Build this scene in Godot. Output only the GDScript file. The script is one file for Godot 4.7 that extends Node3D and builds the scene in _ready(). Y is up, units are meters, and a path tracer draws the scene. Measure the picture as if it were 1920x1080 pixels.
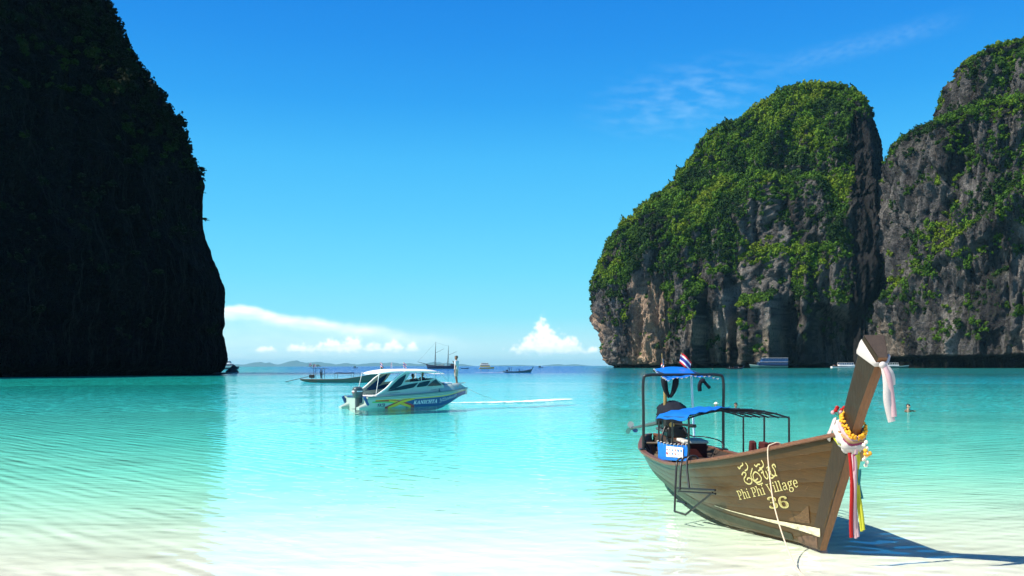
extends Node3D
# A tropical bay: limestone cliffs, clear shallow water, a longtail boat in front and a speedboat further out.
# x right, y up, the camera looks along -z. The water lies at y = 0.

var rng := RandomNumberGenerator.new()
var M := {}                      # materials by name
var used := {}                   # names taken at top level

# ---------------------------------------------------------------- the set-up
func _ready() -> void:
	rng.seed = 7
	var cam := Camera3D.new()
	cam.name = "camera"
	cam.projection = Camera3D.PROJECTION_FRUSTUM          # a level camera with a rising lens
	cam.near = 0.1
	cam.far = 250000.0
	cam.size = 0.1 * 1080.0 / 1663.0
	cam.frustum_offset = Vector2(0, 0.1 * 146.3 / 1663.0)
	cam.position = Vector3(0, 2.4, 0)
	cam.rotation.z = -0.0018
	add_child(cam)
	cam.current = true

	var env := Environment.new()
	env.background_mode = Environment.BG_SKY
	env.sky = Sky.new()
	var pano := PanoramaSkyMaterial.new()
	pano.panorama = ImageTexture.create_from_image(sky_image())
	env.sky.sky_material = pano
	env.tonemap_mode = Environment.TONE_MAPPER_LINEAR
	env.tonemap_exposure = 1.6
	env.sdfgi_enabled = true
	env.ssao_enabled = true
	env.ssil_enabled = true
	env.fog_enabled = true
	env.fog_light_color = Color(0.62, 0.90, 1.0)
	env.fog_density = 0.000019
	var we := WorldEnvironment.new()
	we.name = "world_environment"
	we.environment = env
	add_child(we)

	var sun := DirectionalLight3D.new()
	sun.name = "sun"
	sun.light_color = Color(1.0, 0.965, 0.9)
	sun.light_energy = 1.6
	sun.light_angular_distance = 0.5
	sun.shadow_enabled = true
	add_child(sun)
	sun.look_at_from_position(Vector3(-0.63, 0.777, 0.22) * 100.0, Vector3.ZERO, Vector3.FORWARD)

	make_materials()
	build_sea()
	build_left_cliff()
	build_middle_rock()
	build_right_cliff()
	build_far_hills()
	build_longtail()
	build_speedboat()
	build_far_boats()
	build_small_things()

# ---------------------------------------------------------------- helpers
func lin(r: float, g: float, b: float) -> Color:
	return Color(r, g, b).linear_to_srgb()

func numbered(called: String) -> String:
	used[called] = used.get(called, -1) + 1
	return called if used[called] == 0 else "%s_%03d" % [called, used[called]]

func tag(o: Node, label: String, category := "", group := "", kind := "") -> void:
	if label:
		o.set_meta("label", label)
	if category:
		o.set_meta("category", category)
	if group:
		o.set_meta("group", group)
	if kind:
		o.set_meta("kind", kind)

func thing(called: String, label: String, category: String, at := Vector3.ZERO, turn := 0.0, group := "") -> Node3D:
	var o := Node3D.new()
	o.name = numbered(called)
	add_child(o)
	o.position = at
	o.rotation.y = turn
	tag(o, label, category, group)
	return o

func copy_of(o: Node3D, called: String, label: String, at: Vector3, turn := 0.0, group := "") -> Node3D:
	var c: Node3D = o.duplicate()
	c.name = numbered(called)
	add_child(c)
	c.position = at
	c.rotation.y = turn
	tag(c, label, "", group)
	return c

func put(mesh: Mesh, called: String, mat: Material, parent: Node = null) -> MeshInstance3D:
	var o := MeshInstance3D.new()
	o.mesh = mesh
	o.material_override = null
	for i in mesh.get_surface_count():
		o.set_surface_override_material(i, mat)
	if parent == null:
		o.name = numbered(called)
		add_child(o)
	else:
		o.name = called
		parent.add_child(o, true)
	return o

func st_new() -> SurfaceTool:
	var st := SurfaceTool.new()
	st.begin(Mesh.PRIMITIVE_TRIANGLES)
	return st

func part(st: SurfaceTool, called: String, mat: Material, parent: Node = null) -> MeshInstance3D:
	st.generate_normals()
	return put(st.commit(), called, mat, parent)

func tri(st: SurfaceTool, a: Vector3, b: Vector3, c: Vector3) -> void:
	st.set_uv(Vector2(a.x, a.z))
	st.add_vertex(a)
	st.add_vertex(b)
	st.add_vertex(c)

func quad(st: SurfaceTool, a: Vector3, b: Vector3, c: Vector3, d: Vector3) -> void:
	tri(st, a, b, c)
	tri(st, a, c, d)

# a box with chamfered edges, set by its middle, its size and a basis
func box(st: SurfaceTool, mid: Vector3, size: Vector3, bevel := 0.008, basis := Basis()) -> void:
	st.set_smooth_group(-1)
	var h := size * 0.5
	var k := minf(bevel, minf(h.x, minf(h.y, h.z)) * 0.6)
	var xf := Transform3D(basis, mid)
	var faces := []
	for axis in 3:
		for s in [-1.0, 1.0]:
			var n := Vector3.ZERO
			n[axis] = s
			var u := Vector3.ZERO
			u[(axis + 1) % 3] = 1.0
			var v := n.cross(u)
			var hu := absf(h.dot(u.abs())) - k
			var hv := absf(h.dot(v.abs())) - k
			var o := n * h[axis]
			quad(st, xf * (o - u * hu - v * hv), xf * (o - u * hu + v * hv), xf * (o + u * hu + v * hv), xf * (o + u * hu - v * hv))
	# chamfers along the twelve edges
	for axis in 3:
		var b1 := (axis + 1) % 3
		var b2 := (axis + 2) % 3
		for s1 in [-1.0, 1.0]:
			for s2 in [-1.0, 1.0]:
				var p := []
				for q in [[s1 * h[b1], s2 * (h[b2] - k)], [s1 * (h[b1] - k), s2 * h[b2]]]:
					for e in [-1.0, 1.0]:
						var w := Vector3.ZERO
						w[axis] = e * (h[axis] - k)
						w[b1] = q[0]
						w[b2] = q[1]
						p.append(xf * w)
				if s1 * s2 > 0:
					quad(st, p[0], p[1], p[3], p[2])
				else:
					quad(st, p[0], p[2], p[3], p[1])
	for sx in [-1.0, 1.0]:
		for sy in [-1.0, 1.0]:
			for sz in [-1.0, 1.0]:
				var a := xf * Vector3(sx * h.x, sy * (h.y - k), sz * (h.z - k))
				var b := xf * Vector3(sx * (h.x - k), sy * h.y, sz * (h.z - k))
				var c := xf * Vector3(sx * (h.x - k), sy * (h.y - k), sz * h.z)
				if sx * sy * sz > 0:
					tri(st, a, c, b)
				else:
					tri(st, a, b, c)

# a smooth sheet through rows of points (all rows equally long)
func loft(st: SurfaceTool, rows: Array, closed := false, smooth := 1) -> void:
	st.set_smooth_group(smooth)
	for i in rows.size() - 1:
		var a: PackedVector3Array = rows[i]
		var b: PackedVector3Array = rows[i + 1]
		var n := a.size()
		for j in (n if closed else n - 1):
			var k := (j + 1) % n
			quad(st, a[j], b[j], b[k], a[k])

func cap(st: SurfaceTool, ring: PackedVector3Array, flip := false) -> void:
	st.set_smooth_group(-1)
	var mid := Vector3.ZERO
	for p in ring:
		mid += p / ring.size()
	for j in ring.size():
		var k := (j + 1) % ring.size()
		if flip:
			tri(st, mid, ring[k], ring[j])
		else:
			tri(st, mid, ring[j], ring[k])

# a round bar along a path; radius may be one number or one for each point
func tube(st: SurfaceTool, path: Array, radius, sides := 8, caps := true, flat := 1.0) -> void:
	var rows := []
	var up := Vector3.UP
	var n := path.size()
	var last_u := Vector3.ZERO
	for i in n:
		var t: Vector3 = (path[mini(i + 1, n - 1)] - path[maxi(i - 1, 0)]).normalized()
		var u := last_u - t * last_u.dot(t)
		if u.length() < 0.1:
			u = t.cross(up if absf(t.y) < 0.95 else Vector3.RIGHT)
		u = u.normalized()
		last_u = u
		var v := t.cross(u)
		var r: float = radius[i] if radius is Array else radius
		var ring := PackedVector3Array()
		for j in sides:
			var a := TAU * j / sides
			ring.append(path[i] + u * cos(a) * r + v * sin(a) * r * flat)
		rows.append(ring)
	loft(st, rows, true)
	if caps:
		cap(st, rows[0])
		cap(st, rows[n - 1], true)

func bar(st: SurfaceTool, a: Vector3, b: Vector3, r: float, sides := 8) -> void:
	tube(st, [a, b], r, sides)

# a ball, stretched by size
func ball(st: SurfaceTool, mid: Vector3, size: Vector3, seg := 12, rough := 0.0) -> void:
	var rows := []
	for i in seg / 2 + 1:
		var e := PI * i / (seg / 2)
		var ring := PackedVector3Array()
		for j in seg:
			var a := TAU * j / seg
			var d := Vector3(sin(e) * cos(a), cos(e), sin(e) * sin(a))
			var k := 1.0
			if rough > 0.0 and i > 0 and i < seg / 2:
				k += rng.randf_range(-rough, rough)
			ring.append(mid + d * size * 0.5 * k)
		rows.append(ring)
	loft(st, rows, true)

# a bent path through control points
func smooth_path(points: Array, steps := 6) -> Array:
	var out := []
	var n := points.size()
	for i in n - 1:
		var p0: Vector3 = points[maxi(i - 1, 0)]
		var p1: Vector3 = points[i]
		var p2: Vector3 = points[i + 1]
		var p3: Vector3 = points[mini(i + 2, n - 1)]
		for k in steps:
			out.append(p1.cubic_interpolate(p2, p0, p3, float(k) / steps))
	out.append(points[n - 1])
	return out

# value of a table [[x, y], ...] at x, joined by a smooth curve
func curve(t: Array, x: float) -> float:
	var n := t.size()
	if x <= t[0][0]:
		return t[0][1]
	if x >= t[n - 1][0]:
		return t[n - 1][1]
	var i := 0
	while t[i + 1][0] < x:
		i += 1
	var x1: float = t[i][0]
	var x2: float = t[i + 1][0]
	var y1: float = t[i][1]
	var y2: float = t[i + 1][1]
	var m := (y2 - y1) / (x2 - x1)
	var m1 := m
	var m2 := m
	if i > 0:
		var mb: float = (y1 - t[i - 1][1]) / (x1 - t[i - 1][0])
		m1 = 0.0 if mb * m <= 0.0 else 2.0 * mb * m / (mb + m)
	if i < n - 2:
		var mc: float = (t[i + 2][1] - y2) / (t[i + 2][0] - x2)
		m2 = 0.0 if mc * m <= 0.0 else 2.0 * mc * m / (mc + m)
	var h := x2 - x1
	var s := (x - x1) / h
	var s2 := s * s
	var s3 := s2 * s
	return (2 * s3 - 3 * s2 + 1) * y1 + (s3 - 2 * s2 + s) * h * m1 + (-2 * s3 + 3 * s2) * y2 + (s3 - s2) * h * m2

func step(a: float, b: float, x: float) -> float:
	return smoothstep(a, b, x)

func noise(seed_: int, freq: float, octaves := 4, kind := FastNoiseLite.TYPE_SIMPLEX_SMOOTH, fractal := FastNoiseLite.FRACTAL_FBM) -> FastNoiseLite:
	var f := FastNoiseLite.new()
	f.seed = seed_
	f.frequency = freq
	f.noise_type = kind
	f.fractal_type = fractal if octaves > 1 else FastNoiseLite.FRACTAL_NONE
	f.fractal_octaves = octaves
	return f

func grid_mesh(p: PackedVector3Array, nu: int, nv: int, wrap: bool, colors := PackedColorArray(), uvs := PackedVector2Array(), outward := 1.0) -> ArrayMesh:
	# p[v * nu + u]; normals from the neighbours
	var nrm := PackedVector3Array()
	nrm.resize(p.size())
	for v in nv:
		var v0 := maxi(v - 1, 0) * nu
		var v1 := mini(v + 1, nv - 1) * nu
		for u in nu:
			var u0 := (u - 1 + nu) % nu if wrap else maxi(u - 1, 0)
			var u1 := (u + 1) % nu if wrap else mini(u + 1, nu - 1)
			var n := (p[v * nu + u1] - p[v * nu + u0]).cross(p[v1 + u] - p[v0 + u])
			nrm[v * nu + u] = n.normalized() * outward
	var idx := PackedInt32Array()
	var cols := nu if wrap else nu - 1
	idx.resize((nv - 1) * cols * 6)
	var k := 0
	for v in nv - 1:
		for u in cols:
			var a := v * nu + u
			var b := v * nu + (u + 1) % nu
			var c := a + nu
			var d := b + nu
			if outward > 0:
				idx[k] = a; idx[k + 1] = c; idx[k + 2] = b
				idx[k + 3] = b; idx[k + 4] = c; idx[k + 5] = d
			else:
				idx[k] = a; idx[k + 1] = b; idx[k + 2] = c
				idx[k + 3] = b; idx[k + 4] = d; idx[k + 5] = c
			k += 6
	var arr := []
	arr.resize(Mesh.ARRAY_MAX)
	arr[Mesh.ARRAY_VERTEX] = p
	arr[Mesh.ARRAY_NORMAL] = nrm
	arr[Mesh.ARRAY_INDEX] = idx
	if colors.size():
		arr[Mesh.ARRAY_COLOR] = colors
	if uvs.size():
		arr[Mesh.ARRAY_TEX_UV] = uvs
	var m := ArrayMesh.new()
	m.add_surface_from_arrays(Mesh.PRIMITIVE_TRIANGLES, arr)
	return m

# ---------------------------------------------------------------- the sky: air and clouds
const SKY := [  # elevation in degrees, sRGB
	[-4.0, 0.72, 0.93, 1.0], [0.0, 0.84, 0.985, 1.0], [1.5, 0.76, 0.965, 1.0], [3.2, 0.57, 0.92, 1.0], [6.0, 0.46, 0.87, 1.0], [9.5, 0.365, 0.80, 0.995],
	[13.0, 0.29, 0.735, 0.985], [16.5, 0.20, 0.64, 0.955], [20.0, 0.155, 0.575, 0.925], [24.0, 0.12, 0.52, 0.89], [35.0, 0.10, 0.45, 0.82], [60.0, 0.09, 0.37, 0.72], [90.0, 0.085, 0.34, 0.68]]

func sky_at(el: float) -> Color:
	var i := 0
	while i < SKY.size() - 2 and SKY[i + 1][0] < el:
		i += 1
	var a: Array = SKY[i]
	var b: Array = SKY[i + 1]
	var t := clampf((el - a[0]) / (b[0] - a[0]), 0.0, 1.0)
	return Color(lerpf(a[1], b[1], t), lerpf(a[2], b[2], t), lerpf(a[3], b[3], t)).srgb_to_linear() * 0.64

func sky_image() -> Image:
	var w := 4096
	var h := 2048
	var im := Image.create(w, h, false, Image.FORMAT_RGBF)
	var per := 180.0 / h
	for y in h:
		im.fill_rect(Rect2i(0, y, w, 1), sky_at(90.0 - (y + 0.5) * per))
	# heaps: azimuth, width, elevation of the flat base, height (degrees); azimuth 0 is straight ahead
	var heaps := [[2.3, 5.0, 0.92, 0.8], [2.1, 2.7, 1.0, 1.55], [2.0, 1.5, 1.3, 1.7], [3.7, 1.7, 0.95, 0.95], [1.1, 1.6, 0.95, 0.9], [-11.4, 2.5, 0.95, 0.75], [-13.4, 2.2, 0.95, 0.45], [-10.2, 1.4, 1.0, 0.95], [-7.6, 1.3, 1.0, 0.72], [-8.9, 1.5, 1.0, 0.45], [-6.4, 0.9, 1.05, 0.5],
		[5.2, 0.8, 0.9, 0.35], [-15.5, 1.4, 0.95, 0.3], [6.6, 1.1, 0.9, 0.4]]
	var r2 := RandomNumberGenerator.new()
	r2.seed = 31
	for k in 40:                                        # the bank of cumulus goes on round the horizon
		var az := r2.randf_range(20.0, 340.0)
		for q in 3:
			heaps.append([az + r2.randf_range(-2.0, 2.0), r2.randf_range(0.8, 2.4), 0.95, r2.randf_range(0.4, 1.5)])
	var n1 := noise(5, 1.0, 5)
	var n2 := noise(9, 1.0, 4)
	var near := []                                      # the heaps that reach each column
	for x in w:
		var az := wrapf((x + 0.5) / w * 360.0, -180.0, 180.0)
		near.append(heaps.filter(func(q): return absf(wrapf(az - q[0], -180.0, 180.0)) < q[1] * 0.75))
	var y0 := int((90.0 - 5.0) / per)
	var y1 := int(90.0 / per)
	for y in range(y0, y1):
		var el := 90.0 - (y + 0.5) * per
		var base := sky_at(el)
		for x in w:
			var az := wrapf((x + 0.5) / w * 360.0, -180.0, 180.0)
			# a thin veil with a clean upper edge that sinks to the right, and again further round
			var around := wrapf(az + 14.0, -60.0, 60.0)
			var top := 3.75 - maxf(around + 3.0, 0.0) * 0.125 + n2.get_noise_2d(az * 0.35, 7.0) * 0.25
			var veil := 0.0
			if absf(around) < 22.0:
				veil = step(0.0, lerpf(0.25, 0.9, clampf((around + 3.0) / 10.0, 0.0, 1.0)), top - el) * (0.34 + 0.66 * step(1.25, 0.35, top - el)) * step(13.0, 4.0, around) * step(-22.0, -12.0, around) * (0.9 + 0.35 * n2.get_noise_2d(az * 0.5, el * 2.6))
			var c := base.lerp(Color(0.62, 0.78, 0.80).lerp(Color(0.86, 0.87, 0.86), step(1.3, 0.3, top - el)), clampf(veil, 0.0, 1.0) * 0.86)
			# heaps
			if el < 3.6:
				var dens := 0.0
				var lit := 0.0
				for q in near[x]:
					var dx: float = wrapf(az - q[0], -180.0, 180.0) / (q[1] * 0.5)
					if absf(dx) < 1.5:
						var dy: float = (el - q[2]) / q[3]
						var bump := n1.get_noise_2d(az * 1.5, el * 2.2) * 0.6 + n1.get_noise_2d(az * 5.0 + 40.0, el * 6.0) * 0.34 + 0.14
						var edge := 1.0 - absf(dx) ** 1.8 - pow(maxf(dy, 0.0), 1.4) + bump
						var foot := step(-0.22, 0.12, dy + bump * 0.3)
						var dd := step(-0.04, 0.5, edge) * foot * 0.86
						if dd > dens:
							dens = dd
							lit = clampf(0.45 + dy * 0.9 + bump * 0.6, 0.0, 1.0)
				if dens > 0.0:
					c = c.lerp(Color(0.43, 0.63, 0.72).lerp(Color(0.9, 0.9, 0.9), lit), dens * 0.97)
			# low grey-blue streaks under the heaps
			if el < 1.3:
				var sn := n2.get_noise_2d(az * 0.45 + 90.0, el * 6.0)
				c = c.lerp(Color(0.34, 0.60, 0.66), clampf(sn * 1.0, 0.0, 0.35))
			im.set_pixel(x, y, c)
	# thin high wisps
	var n3 := noise(77, 1.0, 5)
	var ya := int((90.0 - 20.5) / per)
	var yb := int((90.0 - 12.5) / per)
	for y in range(ya, yb):
		var el := 90.0 - (y + 0.5) * per
		for x in w:
			var az := wrapf((x + 0.5) / w * 360.0, -180.0, 180.0)
			var ar := wrapf(az - 12.0, -30.0, 30.0)
			var patch := step(1.0, 0.0, Vector2((ar + 1.0) / 8.0, (el - 16.6 - ar * 0.12) / 2.9).length())
			var streak := step(0.9, 0.0, absf(el - 18.6 - (ar - 10.0) * 0.13)) * step(3.0, 7.0, ar) * step(16.0, 12.0, ar)
			if patch > 0.0 or streak > 0.0:
				var f := n3.get_noise_2d(az * 0.33 - el * 0.5, el * 1.6 + az * 0.25) * 0.9 + 0.25
				var g := n3.get_noise_2d(az * 1.4, el * 5.0 - az * 0.5)
				var a := clampf(patch * maxf(f + g * 0.25, 0.0) * 0.20 + streak * maxf(0.05 + g * 0.07, 0.0), 0.0, 0.3)
				if a > 0.002:
					im.set_pixel(x, y, im.get_pixel(x, y).lerp(Color(0.5, 0.7, 0.8), a))
	return im

# ---------------------------------------------------------------- materials
func plain(key: String, c: Color, rough := 0.7, metal := 0.0, spec := 0.5) -> StandardMaterial3D:
	var m := StandardMaterial3D.new()
	m.resource_name = key
	m.albedo_color = c
	m.roughness = rough
	m.metallic = metal
	m.metallic_specular = spec
	m.cull_mode = BaseMaterial3D.CULL_DISABLED
	M[key] = m
	return m

func noise_texture(seed_: int, freq: float, size: int, stops: Array, octaves := 5, kind := FastNoiseLite.TYPE_SIMPLEX_SMOOTH, fractal := FastNoiseLite.FRACTAL_FBM, stretch := 1.0) -> NoiseTexture2D:
	var t := NoiseTexture2D.new()
	t.width = size
	t.height = size
	t.seamless = true
	t.seamless_blend_skirt = 0.25
	t.noise = noise(seed_, freq, octaves, kind, fractal)
	if stops.size():
		var g := Gradient.new()
		g.offsets = PackedFloat32Array(stops.map(func(s): return s[0]))
		g.colors = PackedColorArray(stops.map(func(s): return s[1]))
		t.color_ramp = g
	return t

# the same, with triplanar noise as colour (grey factors) and relief
func grained(key: String, c: Color, rough: float, tex: Texture2D, scale: Vector3, relief := 0.0, relief_tex: Texture2D = null, spec := 0.5) -> StandardMaterial3D:
	var m := plain(key, c, rough, 0.0, spec)
	m.albedo_texture = tex
	m.uv1_triplanar = true
	m.uv1_scale = scale
	if relief > 0.0:
		m.heightmap_enabled = true
		m.heightmap_scale = relief
		m.heightmap_texture = relief_tex if relief_tex else tex
	return m

func grey(v: float) -> Color:
	return Color(v, v, v)

func make_materials() -> void:
	var mottled := noise_texture(11, 0.012, 512, [[0.0, grey(0.62)], [0.45, grey(0.86)], [0.6, grey(1.0)], [1.0, grey(0.8)]])
	var streaky := noise_texture(12, 0.02, 512, [[0.0, grey(0.45)], [0.35, grey(0.8)], [0.52, grey(0.95)], [0.62, grey(0.7)], [1.0, grey(1.0)]], 5)
	var grain := noise_texture(15, 0.018, 512, [[0.0, grey(0.66)], [0.3, grey(0.86)], [0.5, grey(0.98)], [0.62, grey(0.8)], [1.0, grey(1.0)]], 5)
	var fine := noise_texture(13, 0.05, 512, [[0.0, grey(0.7)], [1.0, grey(1.0)]], 4)
	var relief := noise_texture(14, 0.03, 512, [], 5)
	# wood of the longtail: grain runs along z
	grained("hull_wood", lin(0.075, 0.036, 0.008), 0.36, grain, Vector3(1.0, 2.2, 0.16), 0.25, streaky, 0.4)
	grained("stem_wood", lin(0.042, 0.021, 0.009), 0.4, grain, Vector3(2.4, 0.25, 2.4), 0.4, streaky)
	grained("rail_wood", lin(0.24, 0.10, 0.05), 0.5, streaky, Vector3(3, 3, 0.4), 0.3, streaky)
	grained("orange_wood", lin(0.22, 0.085, 0.025), 0.4, grain, Vector3(2.0, 0.3, 2.0), 0.3, streaky)
	grained("tan_wood", lin(0.15, 0.078, 0.024), 0.6, streaky, Vector3(1.1, 1.6, 0.5), 0.3, streaky)
	grained("inner_wood", lin(0.055, 0.035, 0.022), 0.7, streaky, Vector3(1.5, 1.5, 0.3), 0.3, streaky)
	grained("floor_wood", lin(0.22, 0.16, 0.09), 0.75, streaky, Vector3(2.5, 2.5, 0.4), 0.3, streaky)
	grained("end_wood", lin(0.075, 0.05, 0.035), 0.8, streaky, Vector3(3, 1, 3), 0.5, streaky)
	grained("bottom_paint", lin(0.13, 0.075, 0.045), 0.7, mottled, Vector3(1.5, 1.5, 0.8), 0.2, mottled)
	grained("grime", lin(0.028, 0.032, 0.014), 0.5, mottled, Vector3(2, 2, 0.6))
	grained("cream_paint", lin(0.74, 0.68, 0.46), 0.55, mottled, Vector3(2, 2, 1), 0.1, mottled)
	grained("lettering", lin(0.62, 0.55, 0.22), 0.7, mottled, Vector3(7, 7, 7))
	plain("lettering_core", lin(0.30, 0.25, 0.08), 0.6)
	# cloth and sheets
	for a in [["blue_tarp", lin(0.010, 0.22, 0.86), 0.45], ["white_cloth", lin(0.82, 0.76, 0.72), 0.8], ["dark_cloth", lin(0.012, 0.016, 0.03), 0.85], ["red_cloth", lin(0.62, 0.02, 0.018), 0.6], ["pink_cloth", lin(0.78, 0.52, 0.55), 0.6],
			["magenta_cloth", lin(0.36, 0.05, 0.14), 0.6], ["yellow_cloth", lin(0.66, 0.68, 0.05), 0.6], ["teal_cloth", lin(0.01, 0.24, 0.26), 0.6], ["maroon_cloth", lin(0.10, 0.02, 0.018), 0.8], ["tan_cloth", lin(0.55, 0.36, 0.18), 0.8]]:
		var m := plain(a[0], a[1], a[2], 0.0, 0.35)
		m.albedo_texture = fine
		m.uv1_triplanar = true
		m.uv1_scale = Vector3(5, 5, 5)
		m.backlight_enabled = a[0] != "dark_cloth" and a[0] != "maroon_cloth"
		m.backlight = Color(0.45, 0.45, 0.45)
	plain("marigold", lin(0.78, 0.36, 0.015), 0.8)
	plain("garland_white", lin(0.8, 0.76, 0.62), 0.8)
	plain("black_pipe", lin(0.014, 0.015, 0.017), 0.35)
	plain("pale_blue_pipe", lin(0.45, 0.66, 0.82), 0.4)
	plain("bamboo", lin(0.30, 0.19, 0.06), 0.6)
	grained("engine_black", lin(0.018, 0.018, 0.018), 0.45, mottled, Vector3(6, 6, 6))
	plain("steel", lin(0.32, 0.33, 0.33), 0.35, 0.7)
	plain("brass", lin(0.5, 0.36, 0.12), 0.35, 0.8)
	grained("grey_steel", lin(0.10, 0.115, 0.115), 0.45, mottled, Vector3(5, 5, 5))
	grained("foam_box", lin(0.80, 0.77, 0.68), 0.8, fine, Vector3(3, 3, 3))
	plain("rope", lin(0.62, 0.5, 0.36), 0.9)
	plain("flag_red", lin(0.62, 0.01, 0.02), 0.7)
	plain("flag_white", lin(0.8, 0.8, 0.8), 0.7)
	plain("flag_blue", lin(0.02, 0.03, 0.25), 0.7)
	# paint and glass of the other boats
	plain("gelcoat", lin(0.36, 0.45, 0.40), 0.25)
	plain("gelcoat_shade", lin(0.24, 0.33, 0.32), 0.3)
	plain("grey_stripe", lin(0.16, 0.22, 0.22), 0.3)
	plain("boat_blue", lin(0.008, 0.065, 0.21), 0.4)
	plain("boat_navy", lin(0.008, 0.02, 0.09), 0.3)
	plain("boat_yellow", lin(0.70, 0.44, 0.02), 0.3)
	plain("boat_red", lin(0.46, 0.03, 0.03), 0.3)
	plain("boat_green", lin(0.10, 0.42, 0.10), 0.3)
	plain("dark_glass", lin(0.006, 0.022, 0.028), 0.06)
	plain("blue_glass", lin(0.008, 0.045, 0.13), 0.08)
	plain("seat_vinyl", lin(0.66, 0.68, 0.68), 0.5)
	plain("outboard_grey", lin(0.075, 0.095, 0.10), 0.3)
	plain("boat_teal", lin(0.03, 0.13, 0.12), 0.4)
	plain("boat_green_grey", lin(0.05, 0.095, 0.08), 0.5)
	plain("dark_hull", lin(0.015, 0.045, 0.075), 0.5)
	plain("spar_wood", lin(0.035, 0.04, 0.05), 0.6)
	plain("white_paint", lin(0.78, 0.78, 0.76), 0.4)
	# people
	plain("skin", lin(0.22, 0.115, 0.07), 0.6)
	plain("skin_pale", lin(0.46, 0.27, 0.18), 0.6)
	plain("hair", lin(0.008, 0.007, 0.007), 0.6)
	plain("shirt_white", lin(0.50, 0.52, 0.55), 0.85)
	plain("shirt_dark", lin(0.02, 0.028, 0.045), 0.85)
	plain("shirt_red", lin(0.42, 0.07, 0.06), 0.85)
	plain("shorts_pale", lin(0.40, 0.35, 0.28), 0.85)
	plain("shorts_dark", lin(0.03, 0.035, 0.05), 0.85)
	plain("foam_white", lin(0.85, 0.9, 0.9), 0.6)
	# rock: vertex colours times a fine grain, with relief
	var rock_grain := noise_texture(21, 0.012, 1024, [[0.0, grey(0.25)], [0.3, grey(0.5)], [0.5, grey(0.92)], [0.6, grey(0.6)], [0.8, grey(1.0)], [1.0, grey(0.75)]], 7, FastNoiseLite.TYPE_SIMPLEX_SMOOTH, FastNoiseLite.FRACTAL_RIDGED)
	var r := plain("rock", Color.WHITE, 0.95, 0.0, 0.2)
	r.vertex_color_use_as_albedo = true
	r.albedo_texture = rock_grain
	r.uv1_triplanar = true
	r.uv1_scale = Vector3(0.018, 0.008, 0.018)
	r.heightmap_enabled = true
	r.heightmap_texture = rock_grain
	r.heightmap_scale = 800.0
	var leaf := plain("leaf", Color.WHITE, 0.75, 0.0, 0.25)
	leaf.vertex_color_use_as_albedo = true
	leaf.backlight_enabled = true
	leaf.backlight = Color(0.35, 0.35, 0.35)
	plain("bark", lin(0.06, 0.045, 0.03), 0.9)
	# ground and water
	var sand := plain("sand", Color.WHITE, 0.95, 0.0, 0.1)
	sand.vertex_color_use_as_albedo = true
	sand.albedo_texture = noise_texture(41, 0.006, 1024, [[0.0, grey(0.86)], [0.5, grey(0.96)], [1.0, grey(1.0)]], 5)
	sand.heightmap_enabled = true
	sand.heightmap_texture = noise_texture(43, 0.028, 1024, [], 3, FastNoiseLite.TYPE_SIMPLEX_SMOOTH, FastNoiseLite.FRACTAL_RIDGED)
	sand.heightmap_scale = 2.0
	sand.uv1_scale = Vector3(0.045, 0.11, 1)
	var w := plain("water", Color(1, 1, 1, 0.0), 0.04)
	w.transparency = BaseMaterial3D.TRANSPARENCY_ALPHA
	w.metallic_specular = 0.47
	w.normal_enabled = true
	w.normal_texture = ripple_texture()
	w.normal_scale = 0.8
	w.uv1_scale = Vector3(1.0 / 17.0, 1.0 / 9.0, 1)
	var far: StandardMaterial3D = w.duplicate()          # the open sea outside the bay is choppier
	far.normal_scale = 6.0
	far.uv1_scale = Vector3(1.0 / 40.0, 1.0 / 26.0, 1)
	M.open_sea = far
	var mid: StandardMaterial3D = w.duplicate()
	mid.normal_scale = 1.6
	mid.uv1_scale = Vector3(1.0 / 22.0, 1.0 / 12.0, 1)
	M.water_rippled = mid
	var out: StandardMaterial3D = w.duplicate()
	out.normal_scale = 3.2
	out.uv1_scale = Vector3(1.0 / 29.0, 1.0 / 17.0, 1)
	M.water_ruffled = out

# short ripples whose crests lie along x; tile of 17 m by 9 m, slopes in real units
func ripple_texture() -> ImageTexture:
	var n := 640
	var r2 := RandomNumberGenerator.new()
	r2.seed = 3
	var waves := []
	for k in 26:
		var ky := r2.randi_range(5, 34)
		var kx := r2.randi_range(-int(ky * 1.5) - 1, int(ky * 1.5) + 1)
		var sx := TAU * kx / 17.0
		var sz := TAU * ky / 9.0
		var amp := 0.045 / sqrt(26.0) * 1.41                        # root mean square slope of the whole
		var kk := sqrt(sx * sx + sz * sz)
		waves.append([TAU * kx / n, TAU * ky / n, r2.randf() * TAU, amp * sx / kk, amp * sz / kk])
	var gust := noise(8, 0.008, 3)
	var im := Image.create(n, n, false, Image.FORMAT_RGB8)
	# each wave as two one-dimensional tables, joined by the sum rule
	var tabs := []
	for q in waves:
		var cx := PackedFloat32Array()
		var snx := PackedFloat32Array()
		for x in n:
			cx.append(cos(q[0] * x))
			snx.append(sin(q[0] * x))
		tabs.append([cx, snx])
	for y in n:
		var sx := PackedFloat32Array()
		var sz := PackedFloat32Array()
		sx.resize(n)
		sz.resize(n)
		for k in waves.size():
			var q: Array = waves[k]
			var a := cos(q[1] * y + q[2])
			var b := sin(q[1] * y + q[2])
			var cx: PackedFloat32Array = tabs[k][0]
			var snx: PackedFloat32Array = tabs[k][1]
			var px: float = q[3]
			var pz: float = q[4]
			for x in n:
				var c := cx[x] * a - snx[x] * b
				sx[x] += c * px
				sz[x] += c * pz
		for x in n:
			var v := Vector3(-sx[x], -sz[x], 1.0).normalized()
			im.set_pixel(x, y, Color(v.x * 0.5 + 0.5, v.y * 0.5 + 0.5, v.z * 0.5 + 0.5))
	return ImageTexture.create_from_image(im)

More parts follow.
